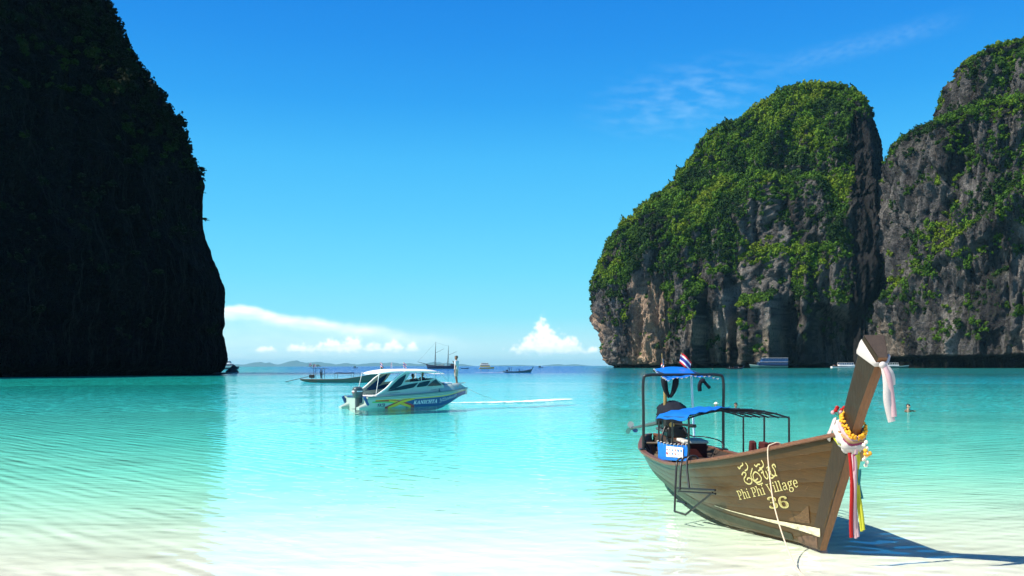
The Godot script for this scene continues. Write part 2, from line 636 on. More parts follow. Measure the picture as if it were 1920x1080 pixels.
# ---------------------------------------------------------------- sea bed, beach and water
func bed_depth(d: float) -> float:      # depth of the water at d metres from the photographer
	return curve([[-30.0, -2.2], [-6.0, -1.25], [0.0, -0.8], [6.0, -0.22], [9.9, 0.0], [12.0, 0.09], [18.0, 0.42], [26.0, 0.5], [45.0, 0.42], [90.0, 0.42], [200.0, 0.45], [500.0, 0.5], [40000.0, 0.5]], d)

const BED := [  # metres out from the photographer: colour of the bed with the water over it, pale sand to deep blue
	[-9.0, 0.77, 0.73, 0.60], [8.0, 0.78, 0.77, 0.66], [10.2, 0.76, 0.83, 0.66], [12.5, 0.69, 0.87, 0.67], [15.0, 0.57, 0.90, 0.68], [18.5, 0.44, 0.91, 0.68], [25.0, 0.26, 0.88, 0.68], [35.0, 0.13, 0.78, 0.65], [60.0, 0.065, 0.66, 0.62],
	[100.0, 0.028, 0.52, 0.54], [180.0, 0.014, 0.38, 0.47], [270.0, 0.007, 0.21, 0.38], [330.0, 0.006, 0.10, 0.36], [58000.0, 0.005, 0.085, 0.34]]

func bed_color(out: float) -> Color:
	var i := 0
	while i < BED.size() - 2 and BED[i + 1][0] < out:
		i += 1
	var a: Array = BED[i]
	var b: Array = BED[i + 1]
	var t := clampf((out - a[0]) / (b[0] - a[0]), 0.0, 1.0)
	return Color(lerpf(a[1], b[1], t), lerpf(a[2], b[2], t), lerpf(a[3], b[3], t))

# the bed turns dark green along the bearings of the rock and the cliffs
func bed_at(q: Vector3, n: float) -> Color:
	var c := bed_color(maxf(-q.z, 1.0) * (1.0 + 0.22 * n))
	var green_wedge := step(0.06, 0.13, q.x / maxf(-q.z, 1.0)) * step(60.0, 320.0, -q.z)
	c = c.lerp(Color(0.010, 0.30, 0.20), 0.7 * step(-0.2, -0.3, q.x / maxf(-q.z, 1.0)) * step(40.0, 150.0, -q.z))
	return c.lerp(Color(0.010, 0.15, 0.115), green_wedge * 0.9)

# a fan of points round a spot behind the photographer: fine near by, wide far out
func fan(rows: PackedFloat32Array, cols: int, half: float, height: Callable) -> PackedVector3Array:
	var p := PackedVector3Array()
	for r in rows:
		for c in cols:
			var t := 2.0 * c / (cols - 1) - 1.0
			var a := half * (0.62 * t + 0.38 * t * t * t)
			var x := sin(a) * (r + 8.0)
			var z := 8.0 - cos(a) * (r + 8.0)
			p.append(Vector3(x, height.call(x, -z), z))
	return p

func build_sea() -> void:
	# the bed, one sheet with the beach
	var rows := PackedFloat32Array()
	var d := -7.0
	while d < 58000.0:
		rows.append(d)
		d += 0.35 + maxf(d, 0.0) * 0.035
	rows.append(58000.0)
	var nb := noise(51, 0.03, 4)
	var nc := noise(52, 0.012, 4)
	var cols := 150
	var p := fan(rows, cols, 1.5, func(x, dd): return -bed_depth(dd) + nb.get_noise_2d(x, dd) * clampf(dd * 0.006 - 0.05, 0.0, 0.15))
	var colors := PackedColorArray()
	var uvs := PackedVector2Array()
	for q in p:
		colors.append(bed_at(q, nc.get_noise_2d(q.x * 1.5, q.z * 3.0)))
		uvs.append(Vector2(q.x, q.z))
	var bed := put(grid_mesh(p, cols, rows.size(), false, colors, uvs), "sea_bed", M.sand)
	tag(bed, "pale sandy sea bed and beach sloping into the shallow bay", "", "", "structure")
	# the water: low waves as real relief, finer ripples in the material
	rows = PackedFloat32Array()
	d = 4.0
	while d < 58000.0:
		rows.append(d)
		d += 0.09 + maxf(d - 8.0, 0.0) * 0.0085 + maxf(d - 300.0, 0.0) * 0.03
	rows.append(58000.0)
	var n1 := noise(61, 0.24, 2)
	var n2 := noise(62, 0.075, 2)
	var n3 := noise(63, 0.02, 2)
	cols = 440
	p = fan(rows, cols, 1.45, func(x, dd):
		var k := step(8.0, 45.0, dd)
		var y: float = n1.get_noise_2d(x * 0.5, dd) * 0.007 * (0.15 + 0.85 * k) * step(260.0, 120.0, dd)
		y += n2.get_noise_2d(x * 0.4 + 50.0, dd) * 0.035 * k * step(900.0, 400.0, dd)
		return y + n3.get_noise_2d(x * 0.4, dd) * 0.06 * step(30.0, 120.0, dd) * step(2500.0, 1200.0, dd))
	uvs = PackedVector2Array()
	for q in p:
		uvs.append(Vector2(q.x + q.z * 0.21, q.z - q.x * 0.13))
	# in bands from calm to choppy: the bay is smooth by the beach, the open sea outside is not
	var bands := [[50.0, "water", M.water, "clear smooth pale water of the shallows by the beach"], [125.0, "water", M.water_rippled, "lightly rippled turquoise water around the speedboat"], [285.0, "water", M.water_ruffled, "ruffled blue-green water in the outer part of the bay"], [1e9, "open_sea", M.open_sea, "deep blue open sea beyond the bay, reaching the horizon"]]
	var from := 0
	for band in bands:
		var to := from
		while to < rows.size() - 1 and rows[to] < band[0]:
			to += 1
		var o := put(grid_mesh(p.slice(from * cols, (to + 1) * cols), cols, to - from + 1, false, PackedColorArray(), uvs.slice(from * cols, (to + 1) * cols)), band[1], band[2])
		tag(o, band[3], "", "", "structure")
		from = to

# ---------------------------------------------------------------- limestone cliffs and what grows on them
# A rock stands on a ring (theta: 0 right, PI/2 towards the beach) for each height; the table gives [height, left, right] of its outline at the middle distance.
class Rock:
	var table: Array
	var dist: float
	var ratio: float
	var skew: float
	var power: float
	var corner := 2.0      # share of the half width beyond which the face turns away
	var bend := 0.0
	func at(th: float, half: float) -> Vector2:
		var c := cos(th)
		var s := sin(th)
		var px := half * signf(c) * absf(c) ** (2.0 / power)
		var pz := half * ratio * signf(s) * absf(s) ** (2.0 / power) + skew * px
		return Vector2(px, pz - bend * maxf(px - corner * half, 0.0))
	func ring(v: float) -> Array:
		var f := v * (table.size() - 1)
		var i := mini(int(f), table.size() - 2)
		var t := f - i
		var a: Array = table[i]
		var b: Array = table[i + 1]
		var l: float = lerpf(a[1], b[1], t) / dist
		var r: float = lerpf(a[2], b[2], t) / dist
		var half := (r - l) * dist * 0.5
		var mid := (r + l) * dist * 0.5
		for pass_ in 5:                    # until its outline, seen from the beach, has the wanted edges
			var lo := 9.0
			var hi := -9.0
			for k in 48:
				var q := at(TAU * k / 48.0, half)
				var m := (mid + q.x) / (dist - q.y)
				lo = minf(lo, m)
				hi = maxf(hi, m)
			mid += ((l - lo) + (r - hi)) * 0.5 * dist
			half *= clampf((r - l) / maxf(hi - lo, 1e-4), 0.7, 1.4)
		return [lerpf(a[0], b[0], t), mid, half]

var leaf_meshes := []

func leaf_clump(seed_: int, n: int) -> ArrayMesh:
	# an uneven crown of leaf-sized faces, about 1 m across before scaling
	var r := RandomNumberGenerator.new()
	r.seed = seed_
	var st := st_new()
	st.set_smooth_group(-1)
	var lobes := []
	for k in 6:
		var a := r.randf() * TAU
		lobes.append([Vector3(cos(a) * r.randf_range(0.1, 0.30), r.randf_range(-0.1, 0.30), sin(a) * r.randf_range(0.1, 0.30)), r.randf_range(0.16, 0.28)])
	for k in n:
		var l: Array = lobes[r.randi() % lobes.size()]
		var d := Vector3(r.randfn(), r.randfn() + 0.35, r.randfn()).normalized()
		var at: Vector3 = l[0] + d * l[1] * r.randf_range(0.75, 1.1)
		var nn := (d * 1.1 + Vector3(r.randfn(), r.randfn(), r.randfn()) * 0.5).normalized()
		var u := nn.cross(Vector3(r.randfn(), r.randfn(), r.randfn())).normalized()
		var v := nn.cross(u)
		var s := r.randf_range(0.06, 0.12)
		var tone := r.randf_range(0.75, 1.15)
		st.set_color(Color(tone, tone, tone * 0.95))
		st.add_vertex(at + u * s)
		st.add_vertex(at - u * s * 0.6 + v * s * 0.9)
		st.add_vertex(at - u * s * 0.6 - v * s * 0.9)
		st.add_vertex(at + u * s)
		st.add_vertex(at - u * s * 0.6 - v * s * 0.9)
		st.add_vertex(at + u * s * 0.5 - v * s * 1.2)
	st.generate_normals()
	return st.commit()

func shrubs(called: String, label: String, spots: Array) -> void:
	# spots: [position, size, colour, up]
	if leaf_meshes.is_empty():
		for k in 4:
			leaf_meshes.append(leaf_clump(100 + k, 120))
	for k in leaf_meshes.size():
		var mine := []
		for i in range(k, spots.size(), leaf_meshes.size()):
			mine.append(spots[i])
		var mm := MultiMesh.new()
		mm.transform_format = MultiMesh.TRANSFORM_3D
		mm.use_colors = true
		mm.mesh = leaf_meshes[k]
		mm.instance_count = mine.size()
		for i in mine.size():
			var s: Array = mine[i]
			var b := Basis(Vector3.UP, rng.randf() * TAU).scaled(Vector3(s[1], s[1] * s[3], s[1]))
			mm.set_instance_transform(i, Transform3D(b, s[0]))
			mm.set_instance_color(i, s[2])
		var o := MultiMeshInstance3D.new()
		o.multimesh = mm
		o.material_override = M.leaf
		o.name = numbered(called)
		add_child(o)
		tag(o, label, "undergrowth", "", "stuff")

func leaf_color(k: float) -> Color:   # 0 dark evergreen, 1 yellow-green
	var c := Color(0.018, 0.046, 0.010).lerp(Color(0.065, 0.145, 0.011), clampf(k * 2.0, 0.0, 1.0)).lerp(Color(0.145, 0.205, 0.014), clampf(k * 2.0 - 1.0, 0.0, 1.0))
	return c * rng.randf_range(0.8, 1.25)

# points, moved by relief(point, outward, v); color(point, normal) and cover(point, normal) -> 0..1 for shrubs
func raise_cliff(called: String, label: String, nu: int, nv: int, base: Callable, relief: Callable, color: Callable, cover: Callable, count: int, size: Vector2, plants: String, plants_label: String, brighter := 0.0) -> void:
	var p := PackedVector3Array()
	for j in nv:
		var v := float(j) / (nv - 1)
		for i in nu:
			var q: Array = base.call(float(i) / nu, v)
			p.append(q[0] + q[1] * relief.call(q[0], q[1], v))
	var mesh := grid_mesh(p, nu, nv, true)
	var nrm: PackedVector3Array = mesh.surface_get_arrays(0)[Mesh.ARRAY_NORMAL]
	if nrm[(nv / 2) * nu + nu / 4].z < 0.0 and nrm[(nv / 3) * nu + nu / 4].z < 0.0:
		mesh = grid_mesh(p, nu, nv, true, PackedColorArray(), PackedVector2Array(), -1.0)
		nrm = mesh.surface_get_arrays(0)[Mesh.ARRAY_NORMAL]
	var arr := mesh.surface_get_arrays(0)
	var colors := PackedColorArray()
	colors.resize(p.size())
	for k in p.size():
		colors[k] = color.call(p[k], nrm[k])
	arr[Mesh.ARRAY_COLOR] = colors
	var m := ArrayMesh.new()
	m.add_surface_from_arrays(Mesh.PRIMITIVE_TRIANGLES, arr)
	var o := put(m, called, M.rock)
	tag(o, label, "", "", "structure")
	# shrubs, evenly by area
	var spots := []
	var cells := []
	var sums := PackedFloat32Array()
	var total := 0.0
	for j in nv - 1:
		for i in nu:
			var k := j * nu + i
			if p[k].y < 2.0 or nrm[k].z < -0.25:
				continue
			var c: float = cover.call(p[k], nrm[k])
			if c <= 0.02:
				continue
			var k2 := j * nu + (i + 1) % nu
			total += (p[k2] - p[k]).cross(p[k + nu] - p[k]).length() * c
			cells.append([k, k2, c])
			sums.append(total)
	for n in count:
		var at := sums.bsearch(rng.randf() * total)
		at = mini(at, cells.size() - 1)
		var k: int = cells[at][0]
		var k2: int = cells[at][1]
		var q := p[k] + (p[k2] - p[k]) * rng.randf() + (p[k + nu] - p[k]) * rng.randf()
		var c: float = cells[at][2]
		var s := lerpf(size.x, size.y, rng.randf() ** 2.2) * lerpf(0.6, 1.0, clampf(c, 0.0, 1.0))
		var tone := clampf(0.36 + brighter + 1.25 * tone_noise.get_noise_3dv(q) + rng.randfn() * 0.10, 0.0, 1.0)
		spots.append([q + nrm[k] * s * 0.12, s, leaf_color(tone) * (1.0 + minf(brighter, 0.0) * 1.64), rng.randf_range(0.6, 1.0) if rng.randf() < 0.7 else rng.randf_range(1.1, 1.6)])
	shrubs(plants, plants_label, spots)

var tone_noise := noise(400, 0.014, 3)

func rock_base(r: Rock) -> Callable:
	var rings := {}
	return func(u: float, v: float) -> Array:
		var k := int(v * 100000.0)
		if not rings.has(k):
			rings[k] = r.ring(v)
		var g: Array = rings[k]
		# two thirds of the points on the side of the beach
		var w := u * TAU
		var th := w - 0.42 * sin(2.0 * w) * 0.0 + 0.0
		if u < 0.68:
			th = lerpf(-0.25, PI + 0.25, u / 0.68)
		else:
			th = lerpf(PI + 0.25, TAU - 0.25, (u - 0.68) / 0.32)
		var half: float = g[2]
		var q := r.at(th, half)
		var e := r.at(th + 0.02, half) - r.at(th - 0.02, half)
		var n := Vector3(-e.y, 0.0, e.x).normalized()
		if n.x * cos(th) + n.z * sin(th) < 0.0:
			n = -n
		return [Vector3(g[1] + q.x, g[0], -r.dist + q.y), n]

func build_middle_rock() -> void:
	var r := Rock.new()
	r.dist = 1100.0
	r.ratio = 0.5
	r.skew = 0.5
	r.power = 2.7
	r.corner = 0.66
	r.bend = 1.75
	r.table = [[-14, 119, 450], [-3, 119, 450], [3, 119, 450], [9.9, 114.4, 450.5], [33, 109.1, 452], [59.5, 102.5, 453.8], [85.9, 97.9, 457.1], [112.4, 96.6, 460.4], [138.9, 104.5, 465.7], [165.3, 115.8, 464.3], [191.8, 136.3, 462.7], [208.3, 158.7, 461.6], [231.5, 191.1, 459.7],
		[257.9, 211.7, 456.4], [271.1, 223.6, 454.4], [284.4, 232.8, 451.1], [297.6, 244.7, 447.6], [307.5, 259.3, 444.5], [317.5, 277.8, 439.6], [324.1, 292.4, 435.2], [330.7, 304.3, 426.6], [337.3, 317.5, 415.4], [342.6, 324, 398], [345.9, 334, 382], [347.4, 348, 362]]
	var a := noise(101, 0.011, 4)
	var b := noise(102, 0.028, 4, FastNoiseLite.TYPE_SIMPLEX_SMOOTH, FastNoiseLite.FRACTAL_RIDGED)
	var c := noise(103, 0.075, 4, FastNoiseLite.TYPE_SIMPLEX_SMOOTH, FastNoiseLite.FRACTAL_RIDGED)
	var crack := noise(155, 0.03, 1, FastNoiseLite.TYPE_CELLULAR)
	crack.cellular_return_type = FastNoiseLite.RETURN_DISTANCE2_SUB
	var f2 := noise(166, 0.22, 3, FastNoiseLite.TYPE_SIMPLEX_SMOOTH, FastNoiseLite.FRACTAL_RIDGED)
	var e := noise(104, 0.05, 1, FastNoiseLite.TYPE_CELLULAR)
	e.cellular_return_type = FastNoiseLite.RETURN_CELL_VALUE
	var chart := func(q: Vector3) -> Vector2:      # where the point lies on a chart of the face
		var k := 1663.0 / -q.z
		return Vector2(960.0 + q.x * k, 686.3 - (q.y - 2.4) * k)
	var relief := func(q: Vector3, n: Vector3, v: float) -> float:
		var front := step(-0.1, 0.4, n.z)
		var h := a.get_noise_3d(q.x, q.y * 0.6, q.z) * 12.0
		h += (b.get_noise_3d(q.x, q.y * 0.13, q.z) - 0.1) * 9.0
		h += c.get_noise_3d(q.x, q.y * 0.15, q.z) * 6.0
		h += e.get_noise_3d(q.x, q.y * 0.22, q.z) * 4.0
		h -= 6.0 * step(0.16, 0.02, crack.get_noise_3d(q.x, q.y * 0.4, q.z) + 1.0)
		h += f2.get_noise_3d(q.x, q.y * 0.14, q.z) * 3.6 + f2.get_noise_3d(q.x * 0.6, q.y * 0.6 + 300.0, q.z * 0.6) * 1.3
		var s: Vector2 = chart.call(q)
		if front > 0.0:
			var tr := func(x: float, a0: float, a1: float, b0: float, b1: float) -> float:
				return step(a0, a1, x) * (1.0 - step(b0, b1, x))
			var x := s.x + 5.0 * a.get_noise_2d(q.y * 2.0, 9.0)
			var f: float = 40.0 * tr.call(x, 1290, 1304, 1320, 1326) * step(528, 560, s.y - 0.8 * absf(x - 1314))
			f += 24.0 * tr.call(x - (s.y - 510) * 0.1, 1322, 1336, 1360, 1367) * step(500, 520, s.y)
			f += 42.0 * tr.call(x, 1386, 1398, 1457, 1463) * step(548, 578, s.y + (x - 1425) * 0.2)
			f -= 34.0 * tr.call(x, 1464, 1470, 1488, 1496) * step(550, 600, s.y)
			f += 10.0 * tr.call(x, 1488, 1496, 1512, 1519) * step(540, 570, s.y)
			f -= 46.0 * tr.call(x, 1520, 1529, 1602, 1612) * step(560, 590, s.y - 0.55 * absf(x - 1545))
			var face := step(1385, 1415, s.x) * (1.0 - step(1540, 1570, s.x)) * step(333, 341, s.y) * (1.0 - step(455, 478, s.y))
			f += face * lerpf(11.0, -9.0, clampf((s.y - 340.0) / 125.0, 0.0, 1.0))
			f += 9.0 * step(470, 500, s.y) * (1.0 - step(570, 600, s.y)) * step(1500, 1530, s.x)
			f -= 9.0 * step(1165, 1185, s.x) * (1.0 - step(1238, 1262, s.x)) * step(505, 530, s.y)
			h += f * front
		h = (h - 10.0) * (1.0 - 0.55 * step(0.35, 0.8, n.x)) if v < 0.9 else h - 8.0
		h -= 8.0 * step(5.0, 2.0, q.y - 2.0 * a.get_noise_3d(q.x * 3.0, 0, q.z * 3.0))
		return lerpf(h, -5.0, step(0.88, 1.0, v))
	var tint := noise(111, 0.02, 4)
	var streak := noise(112, 0.10, 4)
	var band_noise := noise(114, 0.022, 3)
	var bare := func(q: Vector3) -> float:         # 1 where the rock shows
		var s: Vector2 = chart.call(q)
		var w := 16.0 * tint.get_noise_2d(q.x * 1.4, q.y * 1.4)
		var k := step(590, 612, s.y + w * 1.6)
		k = maxf(k, step(1385, 1405, s.x + w) * (1.0 - step(1535, 1562, s.x + w)) * step(335, 348, s.y + w) * (1.0 - step(452, 470, s.y + w)))
		k = maxf(k, step(1168, 1182, s.x + w) * (1.0 - step(1240, 1258, s.x + w)) * step(505, 525, s.y + w))
		k = maxf(k, step(1298, 1310, s.x + w) * (1.0 - step(1478, 1490, s.x + w)) * step(478, 500, s.y + w))
		k = maxf(k, 0.9 * step(1108, 1116, s.x) * (1.0 - step(1128, 1140, s.x + w)) * step(540, 560, s.y))
		return k
	var color := func(q: Vector3, n: Vector3) -> Color:
		var s: Vector2 = chart.call(q)
		var t := tint.get_noise_3d(q.x, q.y * 0.6, q.z)
		var d := streak.get_noise_3d(q.x, q.y * 0.12, q.z)
		var col := Color(0.31, 0.295, 0.28).lerp(Color(0.56, 0.51, 0.45), clampf(0.3 + t * 1.3, 0.0, 1.0))
		col = col.lerp(Color(0.06, 0.06, 0.066), clampf(0.22 + d * 2.1, 0.0, 0.85))
		col = col.lerp(Color(0.05, 0.05, 0.054), 0.8 * step(0.0, 0.3, band_noise.get_noise_3d(q.x, q.y * 0.08, q.z) + d * 0.35))
		var w := 14.0 * t
		var tan_ := step(1172, 1190, s.x + w) * (1.0 - step(1232, 1256, s.x + w)) * step(512, 540, s.y + w * 2)
		tan_ = maxf(tan_, 0.85 * step(1106, 1112, s.x) * (1.0 - step(1128, 1140, s.x + w)) * step(570, 600, s.y))
		col = col.lerp(Color(1.0, 0.70, 0.48) * (0.9 + d * 0.5), tan_ * clampf(0.85 + d * 0.8, 0.0, 1.0))
		var low := step(1290, 1310, s.x + w) * (1.0 - step(1468, 1482, s.x + w)) * step(600, 650, s.y + w * 2.0)
		col = col.lerp(Color(0.74, 0.60, 0.43) * (0.8 + t), low * clampf(0.6 + t * 1.5 - d * 0.6, 0.0, 1.0))
		var pale := step(1336, 1352, s.x + w * 0.5) * (1.0 - step(1372, 1386, s.x + w)) * step(535, 560, s.y + w) * (1.0 - step(620, 650, s.y))
		col = col.lerp(Color(0.75, 0.69, 0.62), pale * clampf(0.7 + d, 0.0, 1.0))
		col = col.lerp(Color(0.03, 0.03, 0.028), step(5.5, 3.0, q.y - 3.0 * tint.get_noise_2d(q.x * 2.5, 3.0)))
		var black := step(1588.0, 1604.0, s.x + w) * step(185.0, 235.0, s.y)          # shade of the turned-away face, painted into the rock colour
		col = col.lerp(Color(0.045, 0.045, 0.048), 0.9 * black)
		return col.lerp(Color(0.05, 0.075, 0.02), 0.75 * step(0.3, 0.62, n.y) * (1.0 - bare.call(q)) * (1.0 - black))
	var patchy := noise(113, 0.017, 4)
	var cover := func(q: Vector3, n: Vector3) -> float:
		var g := patchy.get_noise_3d(q.x, q.y, q.z)
		var k: float = step(-0.22, 0.12, n.y - 0.05 + g * 0.75) * (1.0 - bare.call(q))
		var s: Vector2 = chart.call(q)
		var dark := step(1588.0, 1602.0, s.x + 12.0 * g) * step(185.0, 235.0, s.y)  # no shrubs on the face whose shade is painted in
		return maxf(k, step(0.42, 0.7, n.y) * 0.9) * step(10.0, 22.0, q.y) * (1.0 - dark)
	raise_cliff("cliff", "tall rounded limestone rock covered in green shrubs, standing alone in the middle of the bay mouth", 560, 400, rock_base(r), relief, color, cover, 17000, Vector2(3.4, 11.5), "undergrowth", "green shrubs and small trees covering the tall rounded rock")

func build_right_cliff() -> void:
	var r := Rock.new()
	r.dist = 900.0
	r.ratio = 0.75
	r.skew = 0.48
	r.power = 2.3
	r.table = [[-14, 369, 790], [-3, 369, 790], [3, 369, 790], [11.2, 369.6, 789.1], [27.5, 370.7, 787.6], [49.1, 373.4, 785.5], [76.2, 377.8, 782.9], [114, 380.5, 779.3], [135.7, 379.4, 772.1], [157.3, 377.2, 764.9], [184.4, 377.2, 755.9], [206.1, 378.8, 748.6], [222.3, 381.5, 736.5], [238.5, 387, 720.9],
		[246.6, 395.1, 713.2], [253.7, 407, 706.4], [258.5, 421, 701.8], [262.3, 433.7, 698.1], [271, 438.4, 689.1], [287.2, 442.7, 672.2], [306.2, 449.2, 652.5], [314.3, 456.2, 644], [322.4, 473.5, 621.3], [327.8, 490.3, 606.1], [333.2, 516.8, 580.9], [335.4, 541.2, 568.3]]
	var a := noise(201, 0.012, 4)
	var b := noise(202, 0.034, 4, FastNoiseLite.TYPE_SIMPLEX_SMOOTH, FastNoiseLite.FRACTAL_RIDGED)
	var c := noise(203, 0.085, 4, FastNoiseLite.TYPE_SIMPLEX_SMOOTH, FastNoiseLite.FRACTAL_RIDGED)
	var crack := noise(255, 0.03, 1, FastNoiseLite.TYPE_CELLULAR)
	crack.cellular_return_type = FastNoiseLite.RETURN_DISTANCE2_SUB
	var f2 := noise(266, 0.22, 3, FastNoiseLite.TYPE_SIMPLEX_SMOOTH, FastNoiseLite.FRACTAL_RIDGED)
	var e := noise(204, 0.06, 1, FastNoiseLite.TYPE_CELLULAR)
	e.cellular_return_type = FastNoiseLite.RETURN_CELL_VALUE
	var chart := func(q: Vector3) -> Vector2:
		var k := 1663.0 / -q.z
		return Vector2(960.0 + q.x * k, 686.3 - (q.y - 2.4) * k)
	var relief := func(q: Vector3, n: Vector3, v: float) -> float:
		var h := a.get_noise_3d(q.x, q.y * 0.7, q.z) * 13.0
		h += (b.get_noise_3d(q.x, q.y * 0.13, q.z) - 0.1) * 7.5
		h += c.get_noise_3d(q.x, q.y * 0.16, q.z) * 5.0
		h += e.get_noise_3d(q.x, q.y * 0.25, q.z) * 3.4
		h -= 5.0 * step(0.16, 0.02, crack.get_noise_3d(q.x, q.y * 0.4, q.z) + 1.0)
		h += f2.get_noise_3d(q.x, q.y * 0.14, q.z) * 3.2 + f2.get_noise_3d(q.x * 0.6, q.y * 0.6 + 300.0, q.z * 0.6) * 1.3
		var s: Vector2 = chart.call(q)
		# a slanting ledge, and the hollow to the right of the upper left buttress
		var l := s.y - (545.0 - (s.x - 1690.0) * 0.88)
		h += 12.0 * step(-6.0, 18.0, l) * step(120.0, 30.0, l)
		h -= 12.0 * exp(-((s.x - 1790.0 + (s.y - 330.0) * 0.3) / 16.0) ** 2) * step(440.0, 380.0, s.y) * step(210.0, 250.0, s.y)
		h += 7.0 * exp(-((s.x - 1778.0) / 14.0) ** 2) * step(545.0, 600.0, s.y)
		h -= 11.0 * step(13.0, 9.5, q.y - 2.0 * a.get_noise_3d(q.x * 3.0, 0, q.z * 3.0))
		return h * step(1.0, 0.93, v) + (h * 0.15 if v >= 0.93 else 0.0)
	var tint := noise(211, 0.024, 4)
	var streak := noise(212, 0.11, 4)
	var band_noise := noise(214, 0.024, 3)
	var color := func(q: Vector3, n: Vector3) -> Color:
		var s: Vector2 = chart.call(q)
		var t := tint.get_noise_3d(q.x, q.y * 0.6, q.z)
		var d := streak.get_noise_3d(q.x, q.y * 0.10, q.z)
		var col := Color(0.30, 0.286, 0.275).lerp(Color(0.52, 0.48, 0.435), clampf(0.3 + t * 1.3, 0.0, 1.0))
		col = col.lerp(Color(0.06, 0.06, 0.067), clampf(0.2 + d * 2.1, 0.0, 0.85))
		col = col.lerp(Color(0.06, 0.06, 0.064), 0.75 * step(0.0, 0.3, band_noise.get_noise_3d(q.x, q.y * 0.10, q.z) + d * 0.35)) * Color(0.82, 0.82, 0.84)
		var pale := exp(-((s.x - 1779.0 - (s.y - 600.0) * 0.05) / 13.0) ** 2) * step(545.0, 600.0, s.y + 20.0 * t)
		col = col.lerp(Color(0.72, 0.67, 0.61), pale * clampf(0.75 + d, 0.0, 1.0))
		col = col.lerp(Color(0.55, 0.45, 0.35), 0.6 * step(0.1, 0.4, t) * step(560.0, 640.0, s.y))
		col = col.lerp(Color(0.025, 0.025, 0.024), step(14.0, 11.0, q.y - 3.0 * tint.get_noise_2d(q.x * 2.5, 3.0)))
		return col.lerp(Color(0.05, 0.075, 0.02), 0.6 * step(0.35, 0.65, n.y))
	var patchy := noise(213, 0.026, 5)
	var cover := func(q: Vector3, n: Vector3) -> float:
		var s: Vector2 = chart.call(q)
		var g := patchy.get_noise_3d(q.x, q.y * 1.1, q.z)
		var l := s.y - (545.0 - (s.x - 1690.0) * 0.88)
		var band := exp(-((l + 10.0) / 42.0) ** 2) * step(1680.0, 1710.0, s.x)
		var wall := step(1800.0, 1760.0, s.x) * step(215.0, 250.0, s.y) * step(470.0, 420.0, s.y)
		var k := step(0.02, 0.30, n.y * 0.55 + g * 1.15 + band * 0.34 + 0.0 - wall * 0.25 - 0.25 * step(580.0, 640.0, s.y))
		k = maxf(k, step(0.5, 0.75, n.y))
		return k * step(14.0, 26.0, q.y)
	raise_cliff("cliff", "broad grey limestone cliff with slanting green ledges closing the bay on one side, beyond the boat's tall prow", 520, 380, rock_base(r), relief, color, cover, 10500, Vector2(2.6, 9.0), "undergrowth", "patchy green shrubs on the ledges of the broad grey cliff")

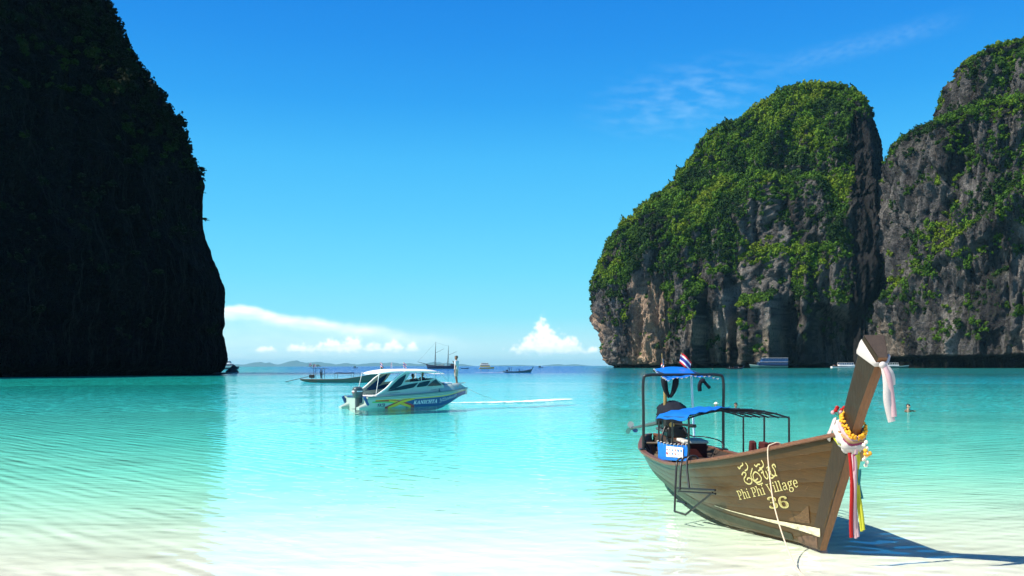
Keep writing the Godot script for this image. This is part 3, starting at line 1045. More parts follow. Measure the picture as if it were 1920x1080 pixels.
func build_left_cliff() -> void:
	# the wall runs from its tip in the bay towards the beach and faces away from the sun; [height, x of the tip]
	var tip := [[-14.0, -102.5], [-1.5, -102.3], [0.5, -102.0], [1.4, -100.6], [3.6, -99.8], [9.1, -100.0], [11.8, -100.9], [14.6, -101.4], [17.3, -100.5], [22.8, -100.7], [29.2, -100.9], [33.8, -102.3], [36.6, -103.4], [42.1, -105.3], [51.2, -107.7], [56.7, -108.4], [60.4, -108.4], [65.0, -108.0], [67.7, -108.9], [73.2, -111.9],
		[78.8, -113.3], [84.3, -115.5], [91.6, -119.9], [97.1, -122.9], [100.8, -126.9], [108.1, -131.5], [112.7, -134.6], [117.3, -137.0], [122.8, -139.6], [128.3, -142.0], [139.3, -147.1], [153.9, -155.9], [168.6, -168.7], [179.6, -187.1], [186.0, -215.0], [189.0, -240.0]]
	var feet := [Vector3(0, 0, -305), Vector3(-3, 0, -297), Vector3(-16, 0, -281), Vector3(-46, 0, -243), Vector3(-96, 0, -182), Vector3(-150, 0, -150), Vector3(-230, 0, -160), Vector3(-260, 0, -260), Vector3(-200, 0, -380), Vector3(-90, 0, -372), Vector3(-20, 0, -335), Vector3(-2, 0, -313)]
	var loop := []
	for i in feet.size():
		for k in 40:
			loop.append(feet[i].cubic_interpolate(feet[(i + 1) % feet.size()], feet[(i - 1 + feet.size()) % feet.size()], feet[(i + 2) % feet.size()], k / 40.0))
	var at := func(u: float) -> Vector3:
		# most points on the tip and the wall; the loop starts behind the tip
		var f := 0.0
		if u < 0.8:
			f = lerpf(-1.6, 4.4, u / 0.8)
		else:
			f = lerpf(4.4, 10.4, (u - 0.8) / 0.2)
		var g := fposmod(f * 40.0, loop.size())
		var i := int(g)
		return loop[i].lerp(loop[(i + 1) % loop.size()], g - i)
	var base := func(u: float, v: float) -> Array:
		var y: float = -14.0 + 203.0 * v
		var x := curve(tip, y)
		var p: Vector3 = at.call(u)
		var t: Vector3 = at.call(u + 0.003) - at.call(u - 0.003)
		var n := Vector3(-t.z, 0, t.x).normalized()
		var mid := Vector3(-150, 0, -270)
		if n.dot(p - mid) < 0.0:
			n = -n
		var shrink := 1.0 - 0.75 * step(165.0, 189.0, y)
		p = mid + (p - mid) * shrink
		return [Vector3(p.x + x, y, p.z), n]
	var a := noise(301, 0.022, 4)
	var b := noise(302, 0.06, 4, FastNoiseLite.TYPE_SIMPLEX_SMOOTH, FastNoiseLite.FRACTAL_RIDGED)
	var c := noise(303, 0.17, 4, FastNoiseLite.TYPE_SIMPLEX_SMOOTH, FastNoiseLite.FRACTAL_RIDGED)
	var relief := func(q: Vector3, n: Vector3, v: float) -> float:
		var tipness := exp(-((q.z + 305.0) / 16.0) ** 2)
		var h := a.get_noise_3d(q.x, q.y * 0.7, q.z) * lerpf(7.0, 0.8, tipness)
		h += b.get_noise_3d(q.x, q.y * 0.3, q.z) * lerpf(3.4, 1.0, tipness)
		h += c.get_noise_3d(q.x, q.y * 0.5, q.z) * lerpf(1.1, 0.7, tipness)
		h -= 1.6 * step(2.6, 1.2, q.y) * (1.0 - tipness)
		return h * step(1.0, 0.93, v)
	var tint := noise(311, 0.05, 4)
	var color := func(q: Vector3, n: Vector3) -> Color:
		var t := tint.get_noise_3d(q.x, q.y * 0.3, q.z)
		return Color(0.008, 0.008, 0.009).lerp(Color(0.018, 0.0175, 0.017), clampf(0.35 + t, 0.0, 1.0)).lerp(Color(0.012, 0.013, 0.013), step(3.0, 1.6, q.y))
	var patchy := noise(313, 0.05, 4)
	var cover := func(q: Vector3, n: Vector3) -> float:
		var g := patchy.get_noise_3d(q.x, q.y, q.z)
		var crest := 4.0 * step(58.0, 84.0, q.y + g * 14.0) * exp(-((q.z + 303.0) / 14.0) ** 2)
		return maxf(crest, maxf(step(0.28, 0.5, n.y + g * 0.6), 0.5 * step(0.15, 0.4, g))) * step(8.0, 14.0, q.y)
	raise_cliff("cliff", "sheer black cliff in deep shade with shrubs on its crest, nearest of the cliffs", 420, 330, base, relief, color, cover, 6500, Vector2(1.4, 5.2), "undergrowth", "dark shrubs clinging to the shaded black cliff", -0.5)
	# trees that lean out from the crest against the sky
	var trees := [[Vector3(-131.6, 106.0, -303.0), 5.2, 0.75, "small tree leaning out from the crest of the black cliff, topmost of two"], [Vector3(-127.3, 97.5, -303.0), 4.2, 0.6, "small flat-topped tree on the crest of the black cliff, lower of two"]]
	for t in trees:
		var o := thing("tree", t[3], "tree", t[0], 0.0, "trees on the crest of the black cliff")
		var s: float = t[1]
		var st := st_new()
		tube(st, smooth_path([Vector3(-2.4, -2.2, 0), Vector3(-0.9, 0.2, 0), Vector3(0.1, s * 0.45, 0.1), Vector3(0.9, s * 0.72, 0)], 4), [0.24, 0.22, 0.21, 0.2, 0.2, 0.19, 0.18, 0.17, 0.16, 0.15, 0.13, 0.11, 0.09], 7)
		bar(st, Vector3(0.0, s * 0.42, 0.1), Vector3(1.8, s * 0.6, 0.5), 0.07, 6)
		bar(st, Vector3(-0.2, s * 0.3, 0.1), Vector3(-0.9, s * 0.68, -0.4), 0.07, 6)
		part(st, "trunk", M.bark, o)
		var st2 := st_new()
		st2.set_smooth_group(-1)
		for k in 9:
			var mid := Vector3(rng.randf_range(-1.5, 2.6), s * rng.randf_range(0.62, 0.9), rng.randf_range(-1.3, 1.3))
			for q in 150:
				var d := Vector3(rng.randfn(), rng.randfn() * 0.45, rng.randfn()) * 0.42 + mid
				var u := Vector3(rng.randfn(), rng.randfn(), rng.randfn()).normalized() * 0.15
				var w := u.cross(Vector3(rng.randfn(), rng.randfn(), rng.randfn())).normalized() * 0.1
				st2.set_color(leaf_color(rng.randf_range(0.1, 0.55)))
				st2.add_vertex(d + u)
				st2.add_vertex(d + w)
				st2.add_vertex(d - w)
		st2.generate_normals()
		put(st2.commit(), "crown", M.leaf, o)

func build_far_hills() -> void:
	# blue islands on the horizon, many kilometres away: [x from, x to, height, distance]
	var rows := [[-6700.0, -5300.0, 112.0, 21000.0], [-5900.0, -4100.0, 165.0, 21400.0], [-4600.0, -3300.0, 95.0, 20600.0], [-4100.0, -2100.0, 150.0, 21800.0], [-2700.0, -900.0, 105.0, 21200.0], [700.0, 1900.0, 60.0, 21600.0], [-900.0, 700.0, 40.0, 22000.0]]
	var said := ["long low blue island on the horizon beside the black cliff", "blue island with a broad peak behind the small dark islet", "low blue ridge on the horizon between two higher islands", "long blue island on the horizon behind the white roof of the speedboat", "sloping blue island on the horizon behind the two-masted ship",
		"faint low island on the horizon beneath the heaped white cloud", "faintest flat strip of land on the horizon beyond the yellow boat"]
	var m := plain("far_wood", lin(0.045, 0.075, 0.035), 0.95)
	var nz := noise(501, 1.0, 4)
	for k in rows.size():
		var q: Array = rows[k].map(func(x): return x * 2.2)
		hill(q[0], q[1], q[2], q[3], 900.0, nz, k * 13.0, m, said[k])
	hill(-2135.0, -2005.0, 40.0, 9300.0, 70.0, nz, 99.0, m, "small dark blue islet on the horizon in front of the blue island with a broad peak")

func hill(x0: float, x1: float, high: float, dist: float, deep: float, nz: FastNoiseLite, off: float, m: Material, label: String) -> void:
	var nx := 90
	var nd := 14
	var p := PackedVector3Array()
	for j in nd:
		var s := -1.0 + 2.0 * j / (nd - 1)
		for i in nx:
			var t := float(i) / (nx - 1)
			var h := (sin(PI * t) ** 0.75) * (0.62 + 0.5 * nz.get_noise_2d(t * 2.2 + off, s * 0.4)) + 0.10 * nz.get_noise_2d(t * 9.0 + off, s)
			p.append(Vector3(lerpf(x0, x1, t), maxf(h, 0.0) * high * cos(s * PI / 2) * 1.1 - 2.0, -dist + s * -deep))
	var o := put(grid_mesh(p, nx, nd, false), "hill", m)
	tag(o, label, "", "", "structure")

# ---------------------------------------------------------------- longtail boats
# In a boat's own axes z runs to the bow, x to its left side as seen from the beach is negative, y is up from the water.
const BEAM := [[-6.62, 0.02], [-6.5, 0.15], [-6.2, 0.30], [-5.6, 0.45], [-5.0, 0.57], [-4.0, 0.76], [-3.0, 0.90], [-1.5, 1.0], [1.0, 1.01], [2.5, 0.99], [3.5, 0.93], [4.5, 0.79], [5.2, 0.60], [5.8, 0.41], [6.3, 0.24], [6.75, 0.12], [7.05, 0.06]]
const SHEER := [[-6.62, 0.50], [-5.0, 0.45], [-3.0, 0.43], [-1.0, 0.45], [0.0, 0.48], [1.0, 0.53], [2.0, 0.63], [3.0, 0.78], [4.0, 0.93], [5.0, 1.12], [5.5, 1.235], [6.2, 1.40], [6.8, 1.53], [7.05, 1.58]]
const KEEL := [[-6.62, 0.34], [-6.3, 0.14], [-5.5, -0.03], [-4.5, -0.14], [-3.0, -0.22], [0.0, -0.26], [3.0, -0.24], [5.0, -0.12], [5.9, -0.06], [7.05, -0.05]]
const BULGE := [[-6.62, 0.5], [-5.0, 0.36], [-3.5, 0.28], [0.0, 0.17], [3.0, 0.13], [5.0, 0.12], [7.05, 0.14]]

func stem_z(y: float) -> float:
	return 6.26 + 0.79 * pow(clampf((y + 0.03) / 1.56, 0.0, 1.2), 0.93)

func lean(y: float, z: float) -> float:      # the bow leans a little to one side
	return 0.088 * maxf(y, 0.0) * step(4.2, 6.9, z) - 0.03 * maxf(y - 1.6, 0.0)

# a point of the skin: u from keel 0 to rail 1, z along, side -1 or 1
func skin(u: float, z: float, side: float, out := 0.0) -> Vector3:
	var y := lerpf(curve(KEEL, z), curve(SHEER, z), u)
	var end := stem_z(y)
	var zs := z + (7.05 - end) * step(1.0, 5.5, z)
	var w := curve(BEAM, minf(zs, 7.05)) * pow(u, curve(BULGE, z))
	return Vector3(side * (w + out) + lean(y, z), y, z)

func skin_at(z: float, y: float, side: float, out := 0.0) -> Vector3:
	var k := curve(KEEL, z)
	return skin(clampf((y - k) / (curve(SHEER, z) - k), 0.0, 1.0), z, side, out)

func stations(u: float, n: int) -> Array:
	# z along a plank at u, close together near both ends
	var y_end := lerpf(-0.05, 1.58, u)
	var z1 := minf(stem_z(y_end), 7.05)
	var out := []
	for i in n + 1:
		var t := float(i) / n
		t = lerpf(t, t * t * (3.0 - 2.0 * t), 0.6)
		out.append(lerpf(-6.62, z1, t))
	return out

func plank_strip(u0: float, u1: float, side: float, joint: float, n := 56) -> SurfaceTool:
	var st := st_new()
	var us := [u0, u0 + (u1 - u0) * 0.07, (u0 + u1) * 0.5, u1 - (u1 - u0) * 0.07, u1]
	var outs := [-joint, 0.0, joint * 0.35, 0.0, -joint]
	var zs := []
	for u in us:
		zs.append(stations(u, n))
	var rows := []
	for i in n + 1:
		var r := PackedVector3Array()
		for k in 5:
			r.append(skin(us[k], zs[k][i], side, outs[k]))
		rows.append(r)
	loft(st, rows)
	return st

func rail_strip(side: float, wide: float, high: float, n := 70) -> SurfaceTool:
	var st := st_new()
	var rows := []
	for i in n + 1:
		var t := float(i) / n
		var z := lerpf(-6.62, 7.02, lerpf(t, t * t * (3.0 - 2.0 * t), 0.6))
		var p := skin(1.0, z, side)
		var q := skin(1.0, minf(z + 0.02, 7.04), side) - skin(1.0, z - 0.02 if z > -6.6 else z, side)
		var nrm := Vector3(q.z, 0, -q.x).normalized() * (1.0 if side > 0 else -1.0)
		if z < -6.5:
			nrm = nrm.lerp(Vector3(0, 0, -1), 1.0 - (z + 6.62) / 0.12).normalized()
		var a := p + nrm * wide * 0.45
		var b := p - nrm * minf(wide * 0.55, absf(p.x - lean(p.y, z)) + wide * 0.2)
		var up := Vector3(0, high * 0.5, 0)
		rows.append(PackedVector3Array([a - up, a - up * 0.6 + nrm * 0.008, a + up * 0.6 + nrm * 0.008, a + up, b + up, b + up * 0.6 - nrm * 0.006, b - up]))
	loft(st, rows, true, -1)
	return st

# a patch that lies on the skin: rows of [z, low, high]
func skin_patch(table: Array, side: float, out: float, n := 30) -> SurfaceTool:
	var st := st_new()
	var rows := []
	var lows := table.map(func(r): return [r[0], r[1]])
	var highs := table.map(func(r): return [r[0], r[2]])
	for i in n + 1:
		var z := lerpf(table[0][0], table[table.size() - 1][0], float(i) / n)
		var lo := curve(lows, z)
		var hi := curve(highs, z)
		var r := PackedVector3Array()
		for k in 6:
			var y := lerpf(lo, hi, k / 5.0)
			r.append(skin_at(minf(z, stem_z(y) - 0.01), y, side, out))
		rows.append(r)
	loft(st, rows)
	return st

func longtail_hull(o: Node3D, wood: Material, rail: Material, inner: Material, detailed: bool) -> void:
	if detailed:
		var cuts := [0.0, 0.07, 0.2, 0.34, 0.48, 0.62, 0.75, 0.88, 1.0]
		for side in [-1.0, 1.0]:
			for k in cuts.size() - 1:
				part(plank_strip(cuts[k], cuts[k + 1], side, 0.0035), "plank", wood, o)
	else:
		var st := st_new()
		for side in [-1.0, 1.0]:
			var rows := []
			for i in 31:
				var r := PackedVector3Array()
				for k in 8:
					var u := pow(k / 7.0, 1.7)
					r.append(skin(u, stations(u, 30)[i], side))
				rows.append(r)
			loft(st, rows)
		part(st, "hull", wood, o)
	for side in [-1.0, 1.0]:
		part(rail_strip(side, 0.11, 0.055, 70 if detailed else 34), "gunwale", rail, o)
	# the inside: lining and floor
	var st := st_new()
	for side in [-1.0, 1.0]:
		var rows := []
		for i in 41:
			var z := lerpf(-6.5, 6.3, i / 40.0)
			var r := PackedVector3Array()
			for k in 7:
				var u := lerpf(0.2, 0.985, k / 6.0)
				var p := skin(u, z, side)
				p.x -= side * minf(0.06, absf(p.x) * 0.6)
				r.append(p)
			rows.append(r)
		loft(st, rows)
	part(st, "inner_hull", inner, o)

func floor_edge(z: float) -> float:
	return absf(skin_at(z, 0.1, -1.0).x) - 0.07

func prow(o: Node3D, face: Material, front: Material, end: Material) -> void:
	# the stem wraps the plank ends; the post grows out of it
	var levels := [-0.04, 0.15, 0.4, 0.7, 1.0, 1.3, 1.5]
	var st := st_new()
	var fr := st_new()
	for side in [-1.0, 1.0]:
		var rows := []
		for y in levels:
			var z0 := stem_z(y) + 0.05
			var z1 := stem_z(y) - lerpf(0.20, 0.30, y / 1.5)
			var c := lean(y, z0)
			var hw := lerpf(0.045, 0.06, y / 1.5)
			var back := skin_at(z1, y, side, 0.014)
			rows.append(PackedVector3Array([Vector3(c + side * hw, y, z0), Vector3(c + side * hw, y, z0 - 0.03), back, back - Vector3(side * 0.03, 0, 0)]))
		loft(st, rows, false, -1)
	var rows2 := []
	for y in levels:
		var z0 := stem_z(y) + 0.052
		var c := lean(y, z0)
		var hw := lerpf(0.045, 0.06, y / 1.5)
		rows2.append(PackedVector3Array([Vector3(c - hw, y, z0), Vector3(c + hw, y, z0)]))
	loft(fr, rows2, false, -1)
	quad(st, rows2[0][0], rows2[0][1], Vector3(0.05, -0.05, 6.05), Vector3(-0.05, -0.05, 6.05))
	part(st, "stem", face, o)
	part(fr, "stem_face", front, o)
	# post: [height of front edge, z of front, height of back edge, z of back, half width in front, half width behind]
	var post := [[1.28, 6.94, 1.28, 6.52, 0.058, 0.085], [1.55, 7.06, 1.62, 6.74, 0.056, 0.078], [1.85, 7.24, 1.98, 6.93, 0.056, 0.09], [2.2, 7.49, 2.40, 7.18, 0.056, 0.104], [2.49, 7.72, 2.76, 7.43, 0.056, 0.124]]
	var body := st_new()
	var edge := st_new()
	var a := []
	var b := []
	var back := []
	var f := []
	for q in post:
		var cf := lean(q[0], 7.0)
		var cb := lean(q[2], 7.0)
		var p0 := Vector3(cf - q[4], q[0], q[1])
		var p1 := Vector3(cf + q[4], q[0], q[1])
		var p2 := Vector3(cb + q[5], q[2], q[3])
		var p3 := Vector3(cb - q[5], q[2], q[3])
		a.append(PackedVector3Array([p0, p0.lerp(p3, 0.04) + Vector3(-0.004, 0, 0), p0.lerp(p3, 0.96) + Vector3(-0.004, 0, 0), p3]))
		b.append(PackedVector3Array([p2, p2.lerp(p1, 0.04) + Vector3(0.004, 0, 0), p2.lerp(p1, 0.96) + Vector3(0.004, 0, 0), p1]))
		back.append(PackedVector3Array([p3, p2]))
		f.append(PackedVector3Array([p1, (p0 + p1) * 0.5 + Vector3(0, 0, 0.006), p0]))
	loft(body, a, false, -1)
	loft(body, b, false, -1)
	loft(body, back, false, -1)
	loft(edge, f, false, -1)
	part(body, "prow_post", face, o)
	part(edge, "post_face", front, o)
	var top := st_new()
	var n := a.size() - 1
	top.set_smooth_group(-1)
	var ring := PackedVector3Array([a[n][0], b[n][3], b[n][0], a[n][3]])
	quad(top, ring[0] + Vector3(0, 0.002, 0), ring[1] + Vector3(0, 0.002, 0), ring[2] + Vector3(0, 0.002, 0), ring[3] + Vector3(0, 0.002, 0))
	part(top, "post_top", end, o)

func strip(st: SurfaceTool, path: Array, across: Vector3, width, thick := 0.004) -> void:
	# a band of cloth along a path, with a thickness
	var rows := []
	var n := path.size()
	for i in n:
		var t: Vector3 = (path[mini(i + 1, n - 1)] - path[maxi(i - 1, 0)]).normalized()
		var s := (across - t * across.dot(t)).normalized()
		var nn := t.cross(s) * thick
		var w: float = width[i] if width is Array else width
		var p: Vector3 = path[i]
		rows.append(PackedVector3Array([p - s * w * 0.5 + nn, p + nn * 1.6, p + s * w * 0.5 + nn, p + s * w * 0.5 - nn, p - nn * 0.6, p - s * w * 0.5 - nn]))
	loft(st, rows, true, 1)

func flag_thai(o: Node3D, corner: Vector3, along: Vector3, down: Vector3, wave: float) -> void:
	# five bands; corner is the top at the pole
	var bands := [[0.0, 1.0, "flag_red"], [1.0, 2.0, "flag_white"], [2.0, 4.0, "flag_blue"], [4.0, 5.0, "flag_white"], [5.0, 6.0, "flag_red"]]
	for q in bands:
		var st := st_new()
		var rows := []
		for i in 9:
			var t := i / 8.0
			var n := along.cross(down).normalized() * sin(t * 7.0 + wave) * 0.14 * t * along.length()
			var r := PackedVector3Array()
			for e in [q[0], q[1]]:
				r.append(corner + along * t + down * (e / 6.0) + n + Vector3(0, -0.25 * along.length() * t * t, 0))
			rows.append(r)
		loft(st, rows)
		part(st, "stripe", M[q[2]], o)

func build_longtail() -> void:
	var at := Vector3(3.997, 0, -18)
	var turn := 0.0148
	var o := thing("longtail_boat", "brown wooden longtail boat with tall prow post and blue canopies, grounded near the beach", "boat", at, turn)
	var place := Transform3D(Basis(Vector3.UP, turn), at)
	longtail_hull(o, M.hull_wood, M.rail_wood, M.inner_wood, true)
	prow(o, M.stem_wood, M.orange_wood, M.end_wood)
	# paint and wear on the bow
	var bands := part(skin_patch([[3.6, 0.125, 0.133], [4.6, 0.13, 0.15], [5.4, 0.135, 0.19], [6.36, 0.145, 0.26]], -1.0, 0.016), "waterline_stripe", M.cream_paint, o)
	bands.set_meta("label", "cream stripe painted along the waterline at the bow")
	part(skin_patch([[3.6, 0.125, 0.133], [4.6, 0.13, 0.15], [5.4, 0.135, 0.19], [6.36, 0.145, 0.26]], 1.0, 0.016), "waterline_stripe", M.cream_paint, o)
	part(skin_patch([[5.75, -0.05, 0.03], [6.0, -0.05, 0.10], [6.27, -0.04, 0.138]], -1.0, 0.012), "bottom_paint", M.bottom_paint, o)
	part(skin_patch([[5.62, 0.23, 0.27], [5.85, 0.25, 0.36], [6.0, 0.27, 0.46], [6.1, 0.28, 0.52]], -1.0, 0.009), "repair_plank", M.tan_wood, o)
	for side in [-1.0, 1.0]:
		part(skin_patch([[-5.3, 0.02, 0.06], [-4.0, -0.06, 0.05], [0.0, -0.08, 0.075], [3.0, -0.08, 0.06], [5.6, -0.05, 0.05]], side, 0.006, 50), "waterline_grime", M.grime, o)
	# floor, frames and thwarts
	for k in 9:
		var x := -0.8 + 0.2 * k
		var z0 := -5.6
		var z1 := 4.9
		while z0 < 0 and floor_edge(z0) < absf(x) + 0.1:
			z0 += 0.1
		while z1 > 0 and floor_edge(z1) < absf(x) + 0.1:
			z1 -= 0.1
		if z1 - z0 > 0.6:
			var st := st_new()
			box(st, Vector3(x, 0.10 + rng.randf_range(-0.004, 0.004), (z0 + z1) * 0.5), Vector3(0.192, 0.03, z1 - z0), 0.006)
			part(st, "floor_board", M.floor_wood, o)
	for k in 13:
		var z := -5.4 + 0.84 * k
		for side in [-1.0, 1.0]:
			var st := st_new()
			var rows := []
			for q in 6:
				var p := skin(lerpf(0.45, 0.97, q / 5.0), z, side)
				p.x -= side * 0.065
				rows.append(p)
			tube(st, rows, 0.028, 6)
			part(st, "rib", M.inner_wood, o)
	for q in [[2.15, 0.50], [0.7, 0.42], [-1.2, 0.36], [3.05, 0.63], [4.6, 0.86], [-5.2, 0.38]]:
		var w := absf(skin_at(q[0], q[1], -1.0).x) - 0.06
		var st := st_new()
		box(st, Vector3(0, q[1], q[0]), Vector3(w * 2.0, 0.035, 0.24), 0.008)
		part(st, "thwart", M.floor_wood, o)
	# --- the goalpost frame at the stern, and its tarp
	var st := st_new()
	tube(st, smooth_path([Vector3(-0.925, 0.43, -2.5), Vector3(-0.925, 1.3, -2.5), Vector3(-0.925, 2.06, -2.5), Vector3(-0.80, 2.185, -2.5), Vector3(-0.4, 2.19, -2.5), Vector3(0.4, 2.19, -2.5), Vector3(0.80, 2.185, -2.5), Vector3(0.925, 2.06, -2.5), Vector3(0.925, 1.3, -2.5), Vector3(0.925, 0.43, -2.5)], 5), 0.034, 8)
	part(st, "stern_frame", M.black_pipe, o)
	for s in [-1.0, 1.0]:
		st = st_new()
		box(st, Vector3(s * 0.94, 0.47, -2.5), Vector3(0.15, 0.035, 0.2), 0.006)
		part(st, "frame_foot", M.black_pipe, o)
	st = st_new()
	bar(st, Vector3(0.46, 0.4, -3.4), Vector3(0.40, 2.22, -3.5), 0.028)
	part(st, "canopy_pole", M.pale_blue_pipe, o)
	st = st_new()
	tube(st, [Vector3(-0.12, 0.9, -4.1), Vector3(-0.13, 1.5, -4.05), Vector3(-0.16, 2.22, -3.95)], [0.04, 0.045, 0.04], 8)
	part(st, "bamboo_pole", M.bamboo, o)
	st = st_new()
	var rows := []
	for i in 13:
		var t := i / 12.0
		var r := PackedVector3Array()
		for k in 13:
			var u := k / 12.0
			var back := Vector3(-0.42, 2.315, -4.0).lerp(Vector3(0.42, 2.35, -4.05), u)
			var front := Vector3(-0.44, 2.085, -2.15).lerp(Vector3(0.78, 2.09, -2.1), u)
			var p := back.lerp(front, t)
			p.y += 0.07 * sin(PI * u) * (0.5 + 0.5 * t) - 0.035 * sin(PI * t) + 0.018 * sin(u * 21.0 + t * 5.0) * t + 0.01 * sin(t * 17.0 + u * 3.0)
			p.z += 0.02 * sin(u * 19.0) * t
			r.append(p)
		rows.append(r)
	loft(st, rows)
	var rows_b := []
	for r in rows:
		var r2 := PackedVector3Array()
		for p in r:
			r2.append(p - Vector3(0, 0.006, 0))
		rows_b.append(r2)
	loft(st, rows_b)
	part(st, "upper_tarp", M.blue_tarp, o)
	st = st_new()
	for i in 12:                                       # white lashing along its hems
		var p: Vector3 = rows[12][i]
		tube(st, [p + Vector3(0, 0.012, 0.01), p + Vector3(0.02, -0.014, 0.02), p + Vector3(0.045, 0.012, 0.01)], 0.009, 5)
		var q: Vector3 = rows[i][0]
		tube(st, [q + Vector3(0, 0.012, 0), q + Vector3(-0.015, -0.012, 0.03), q + Vector3(0, 0.012, 0.06)], 0.008, 5)
	part(st, "lashing", M.white_cloth, o).set_meta("kind", "stuff")
	st = st_new()
	bar(st, Vector3(-0.44, 2.27, -4.0), Vector3(0.45, 2.30, -4.05), 0.02)
	bar(st, Vector3(-0.40, 2.19, -2.5), Vector3(-0.38, 2.28, -4.0), 0.018)
	bar(st, Vector3(0.45, 2.19, -2.5), Vector3(0.42, 2.30, -4.0), 0.018)
	part(st, "tarp_bar", M.black_pipe, o)
	# --- the passenger canopy: posts, hoops, long ribs, tarp over half of it
	var roof := func(x: float, z: float) -> float:
		var t := clampf((z + 0.4) / 2.9, 0.0, 1.0)
		return lerpf(1.33, 1.485, t) + lerpf(0.17, 0.15, t) * (1.0 - ((x + 0.07) / 0.88) ** 2)
	for z in [-0.4, 1.05, 2.5]:
		for x in [-0.95, 0.81]:
			st = st_new()
			bar(st, Vector3(x, curve(SHEER, z), z), Vector3(x, roof.call(x, z), z), 0.019)
			part(st, "canopy_post", M.black_pipe, o)
	for k in 6:
		var z := -0.4 + 0.58 * k
		st = st_new()
		var path := []
		for i in 13:
			var x := lerpf(-0.95, 0.81, i / 12.0)
			path.append(Vector3(x, roof.call(x, z), z))
		tube(st, path, 0.017, 6)
		part(st, "hoop", M.black_pipe, o)
	for k in 9:
		var x := -0.95 + 0.22 * k
		st = st_new()
		var path := []
		for i in 7:
			var z := lerpf(-0.4, 2.5, i / 6.0)
			path.append(Vector3(x, roof.call(x, z) + 0.012, z))
		tube(st, path, 0.014, 6)
		part(st, "roof_rib", M.black_pipe, o)
	st = st_new()
	rows = []
	for i in 17:
		var t := i / 16.0
		var z := lerpf(-0.46, 2.54, t)
		var r := PackedVector3Array()
		for k in 15:
			var x := lerpf(-1.0, lerpf(0.12, -0.22, t * t), k / 14.0)
			var fold := 0.012 * sin(k * 1.9 + t * 6.0) + 0.012 * sin(t * 13.0 + k * 0.6)
			r.append(Vector3(x, roof.call(x, z) + 0.04 + fold - (0.05 if k == 0 else 0.0), z))
		rows.append(r)
	loft(st, rows)
	rows_b = []
	for r in rows:
		var r2 := PackedVector3Array()
		for p in r:
			r2.append(p - Vector3(0, 0.006, 0))
		rows_b.append(r2)
	loft(st, rows_b)
	part(st, "canopy_tarp", M.blue_tarp, o)
	# side cloth with a white printed panel, tied between the posts
	st = st_new()
	rows = []
	for i in 15:
		var t := i / 14.0
		var z := lerpf(-0.38, 2.48, t)
		var r := PackedVector3Array()
		for k in 6:
			var y := lerpf(lerpf(0.46, 0.73, t), lerpf(0.83, 1.01, t) - 0.03 * sin(PI * t), k / 5.0)
			r.append(Vector3(-0.975 - 0.02 * sin(PI * t) + 0.006 * sin(t * 23 + k), y, z))
		rows.append(r)
	loft(st, rows)
	part(st, "side_cloth", M.blue_tarp, o)
	st = st_new()
	var print_rows := []
	for i in 9:
		var t := lerpf(0.38, 0.93, i / 8.0)
		var z := lerpf(-0.38, 2.48, t)
		var lo := lerpf(0.46, 0.73, t)
		var hi := lerpf(0.83, 1.01, t)
		print_rows.append(PackedVector3Array([Vector3(-1.006, lerpf(lo, hi, 0.2), z), Vector3(-1.008, lerpf(lo, hi, 0.5), z), Vector3(-1.006, lerpf(lo, hi, 0.82), z)]))
	loft(st, print_rows)
	var panel := part(st, "printed_panel", M.flag_white, o)
	for k in 11:                                         # worn print, too faint to read
		var u := lerpf(0.42, 0.88, (k % 6) / 5.0)
		var z := lerpf(-0.38, 2.48, u)
		var y := lerpf(lerpf(0.46, 0.73, u), lerpf(0.83, 1.01, u), 0.62 if k < 6 else 0.4)
		st = st_new()
		box(st, Vector3(-1.012, y, z), Vector3(0.004, rng.randf_range(0.02, 0.05), rng.randf_range(0.05, 0.13)), 0.001)
		part(st, "print_mark", M.blue_tarp if k % 3 else M.red_cloth, panel)
	st = st_new()
	for i in 9:
		var z := lerpf(-0.35, 2.45, i / 8.0)
		var y := lerpf(0.83, 1.01, i / 8.0) - 0.03 * sin(PI * i / 8.0)
		tube(st, [Vector3(-0.99, y - 0.03, z), Vector3(-1.0, y + 0.02, z + 0.03), Vector3(-0.97, y + 0.03, z + 0.06)], 0.008, 5)
	part(st, "lashing", M.white_cloth, o).set_meta("kind", "stuff")
	# --- engine on its pivot with the long shaft
	st = st_new()
	tube(st, [Vector3(0, 0.3, -4.3), Vector3(0, 0.78, -4.3)], 0.06, 10)
	box(st, Vector3(0, 0.80, -4.25), Vector3(0.5, 0.06, 1.0), 0.01)
	part(st, "engine_mount", M.grey_steel, o)
	st = st_new()
	box(st, Vector3(0.02, 1.0, -4.2), Vector3(0.46, 0.36, 0.85), 0.04)
	box(st, Vector3(0.02, 1.24, -4.15), Vector3(0.34, 0.2, 0.7), 0.05)
	for k in 5:
		box(st, Vector3(0.02, 1.1 + 0.04 * k, -3.74), Vector3(0.36, 0.018, 0.06), 0.004)
	tube(st, [Vector3(0.02, 1.02, -3.78), Vector3(0.02, 1.02, -3.66)], [0.19, 0.19], 16)
	tube(st, [Vector3(-0.24, 1.05, -4.0), Vector3(-0.36, 1.05, -4.0)], 0.11, 12)
	tube(st, smooth_path([Vector3(0.26, 1.18, -4.2), Vector3(0.4, 1.2, -4.3), Vector3(0.42, 1.1, -4.7), Vector3(0.4, 1.15, -5.0)], 4), 0.045, 8)
	box(st, Vector3(0.1, 0.76, -3.95), Vector3(0.5, 0.26, 0.55), 0.04)
	tube(st, smooth_path([Vector3(-0.2, 0.9, -3.7), Vector3(-0.3, 0.6, -3.6), Vector3(-0.15, 0.3, -3.7)], 4), 0.03, 7)
	tube(st, smooth_path([Vector3(0.25, 0.9, -3.7), Vector3(0.34, 0.6, -3.55), Vector3(0.2, 0.3, -3.7)], 4), 0.025, 7)
	part(st, "engine_block", M.engine_black, o)
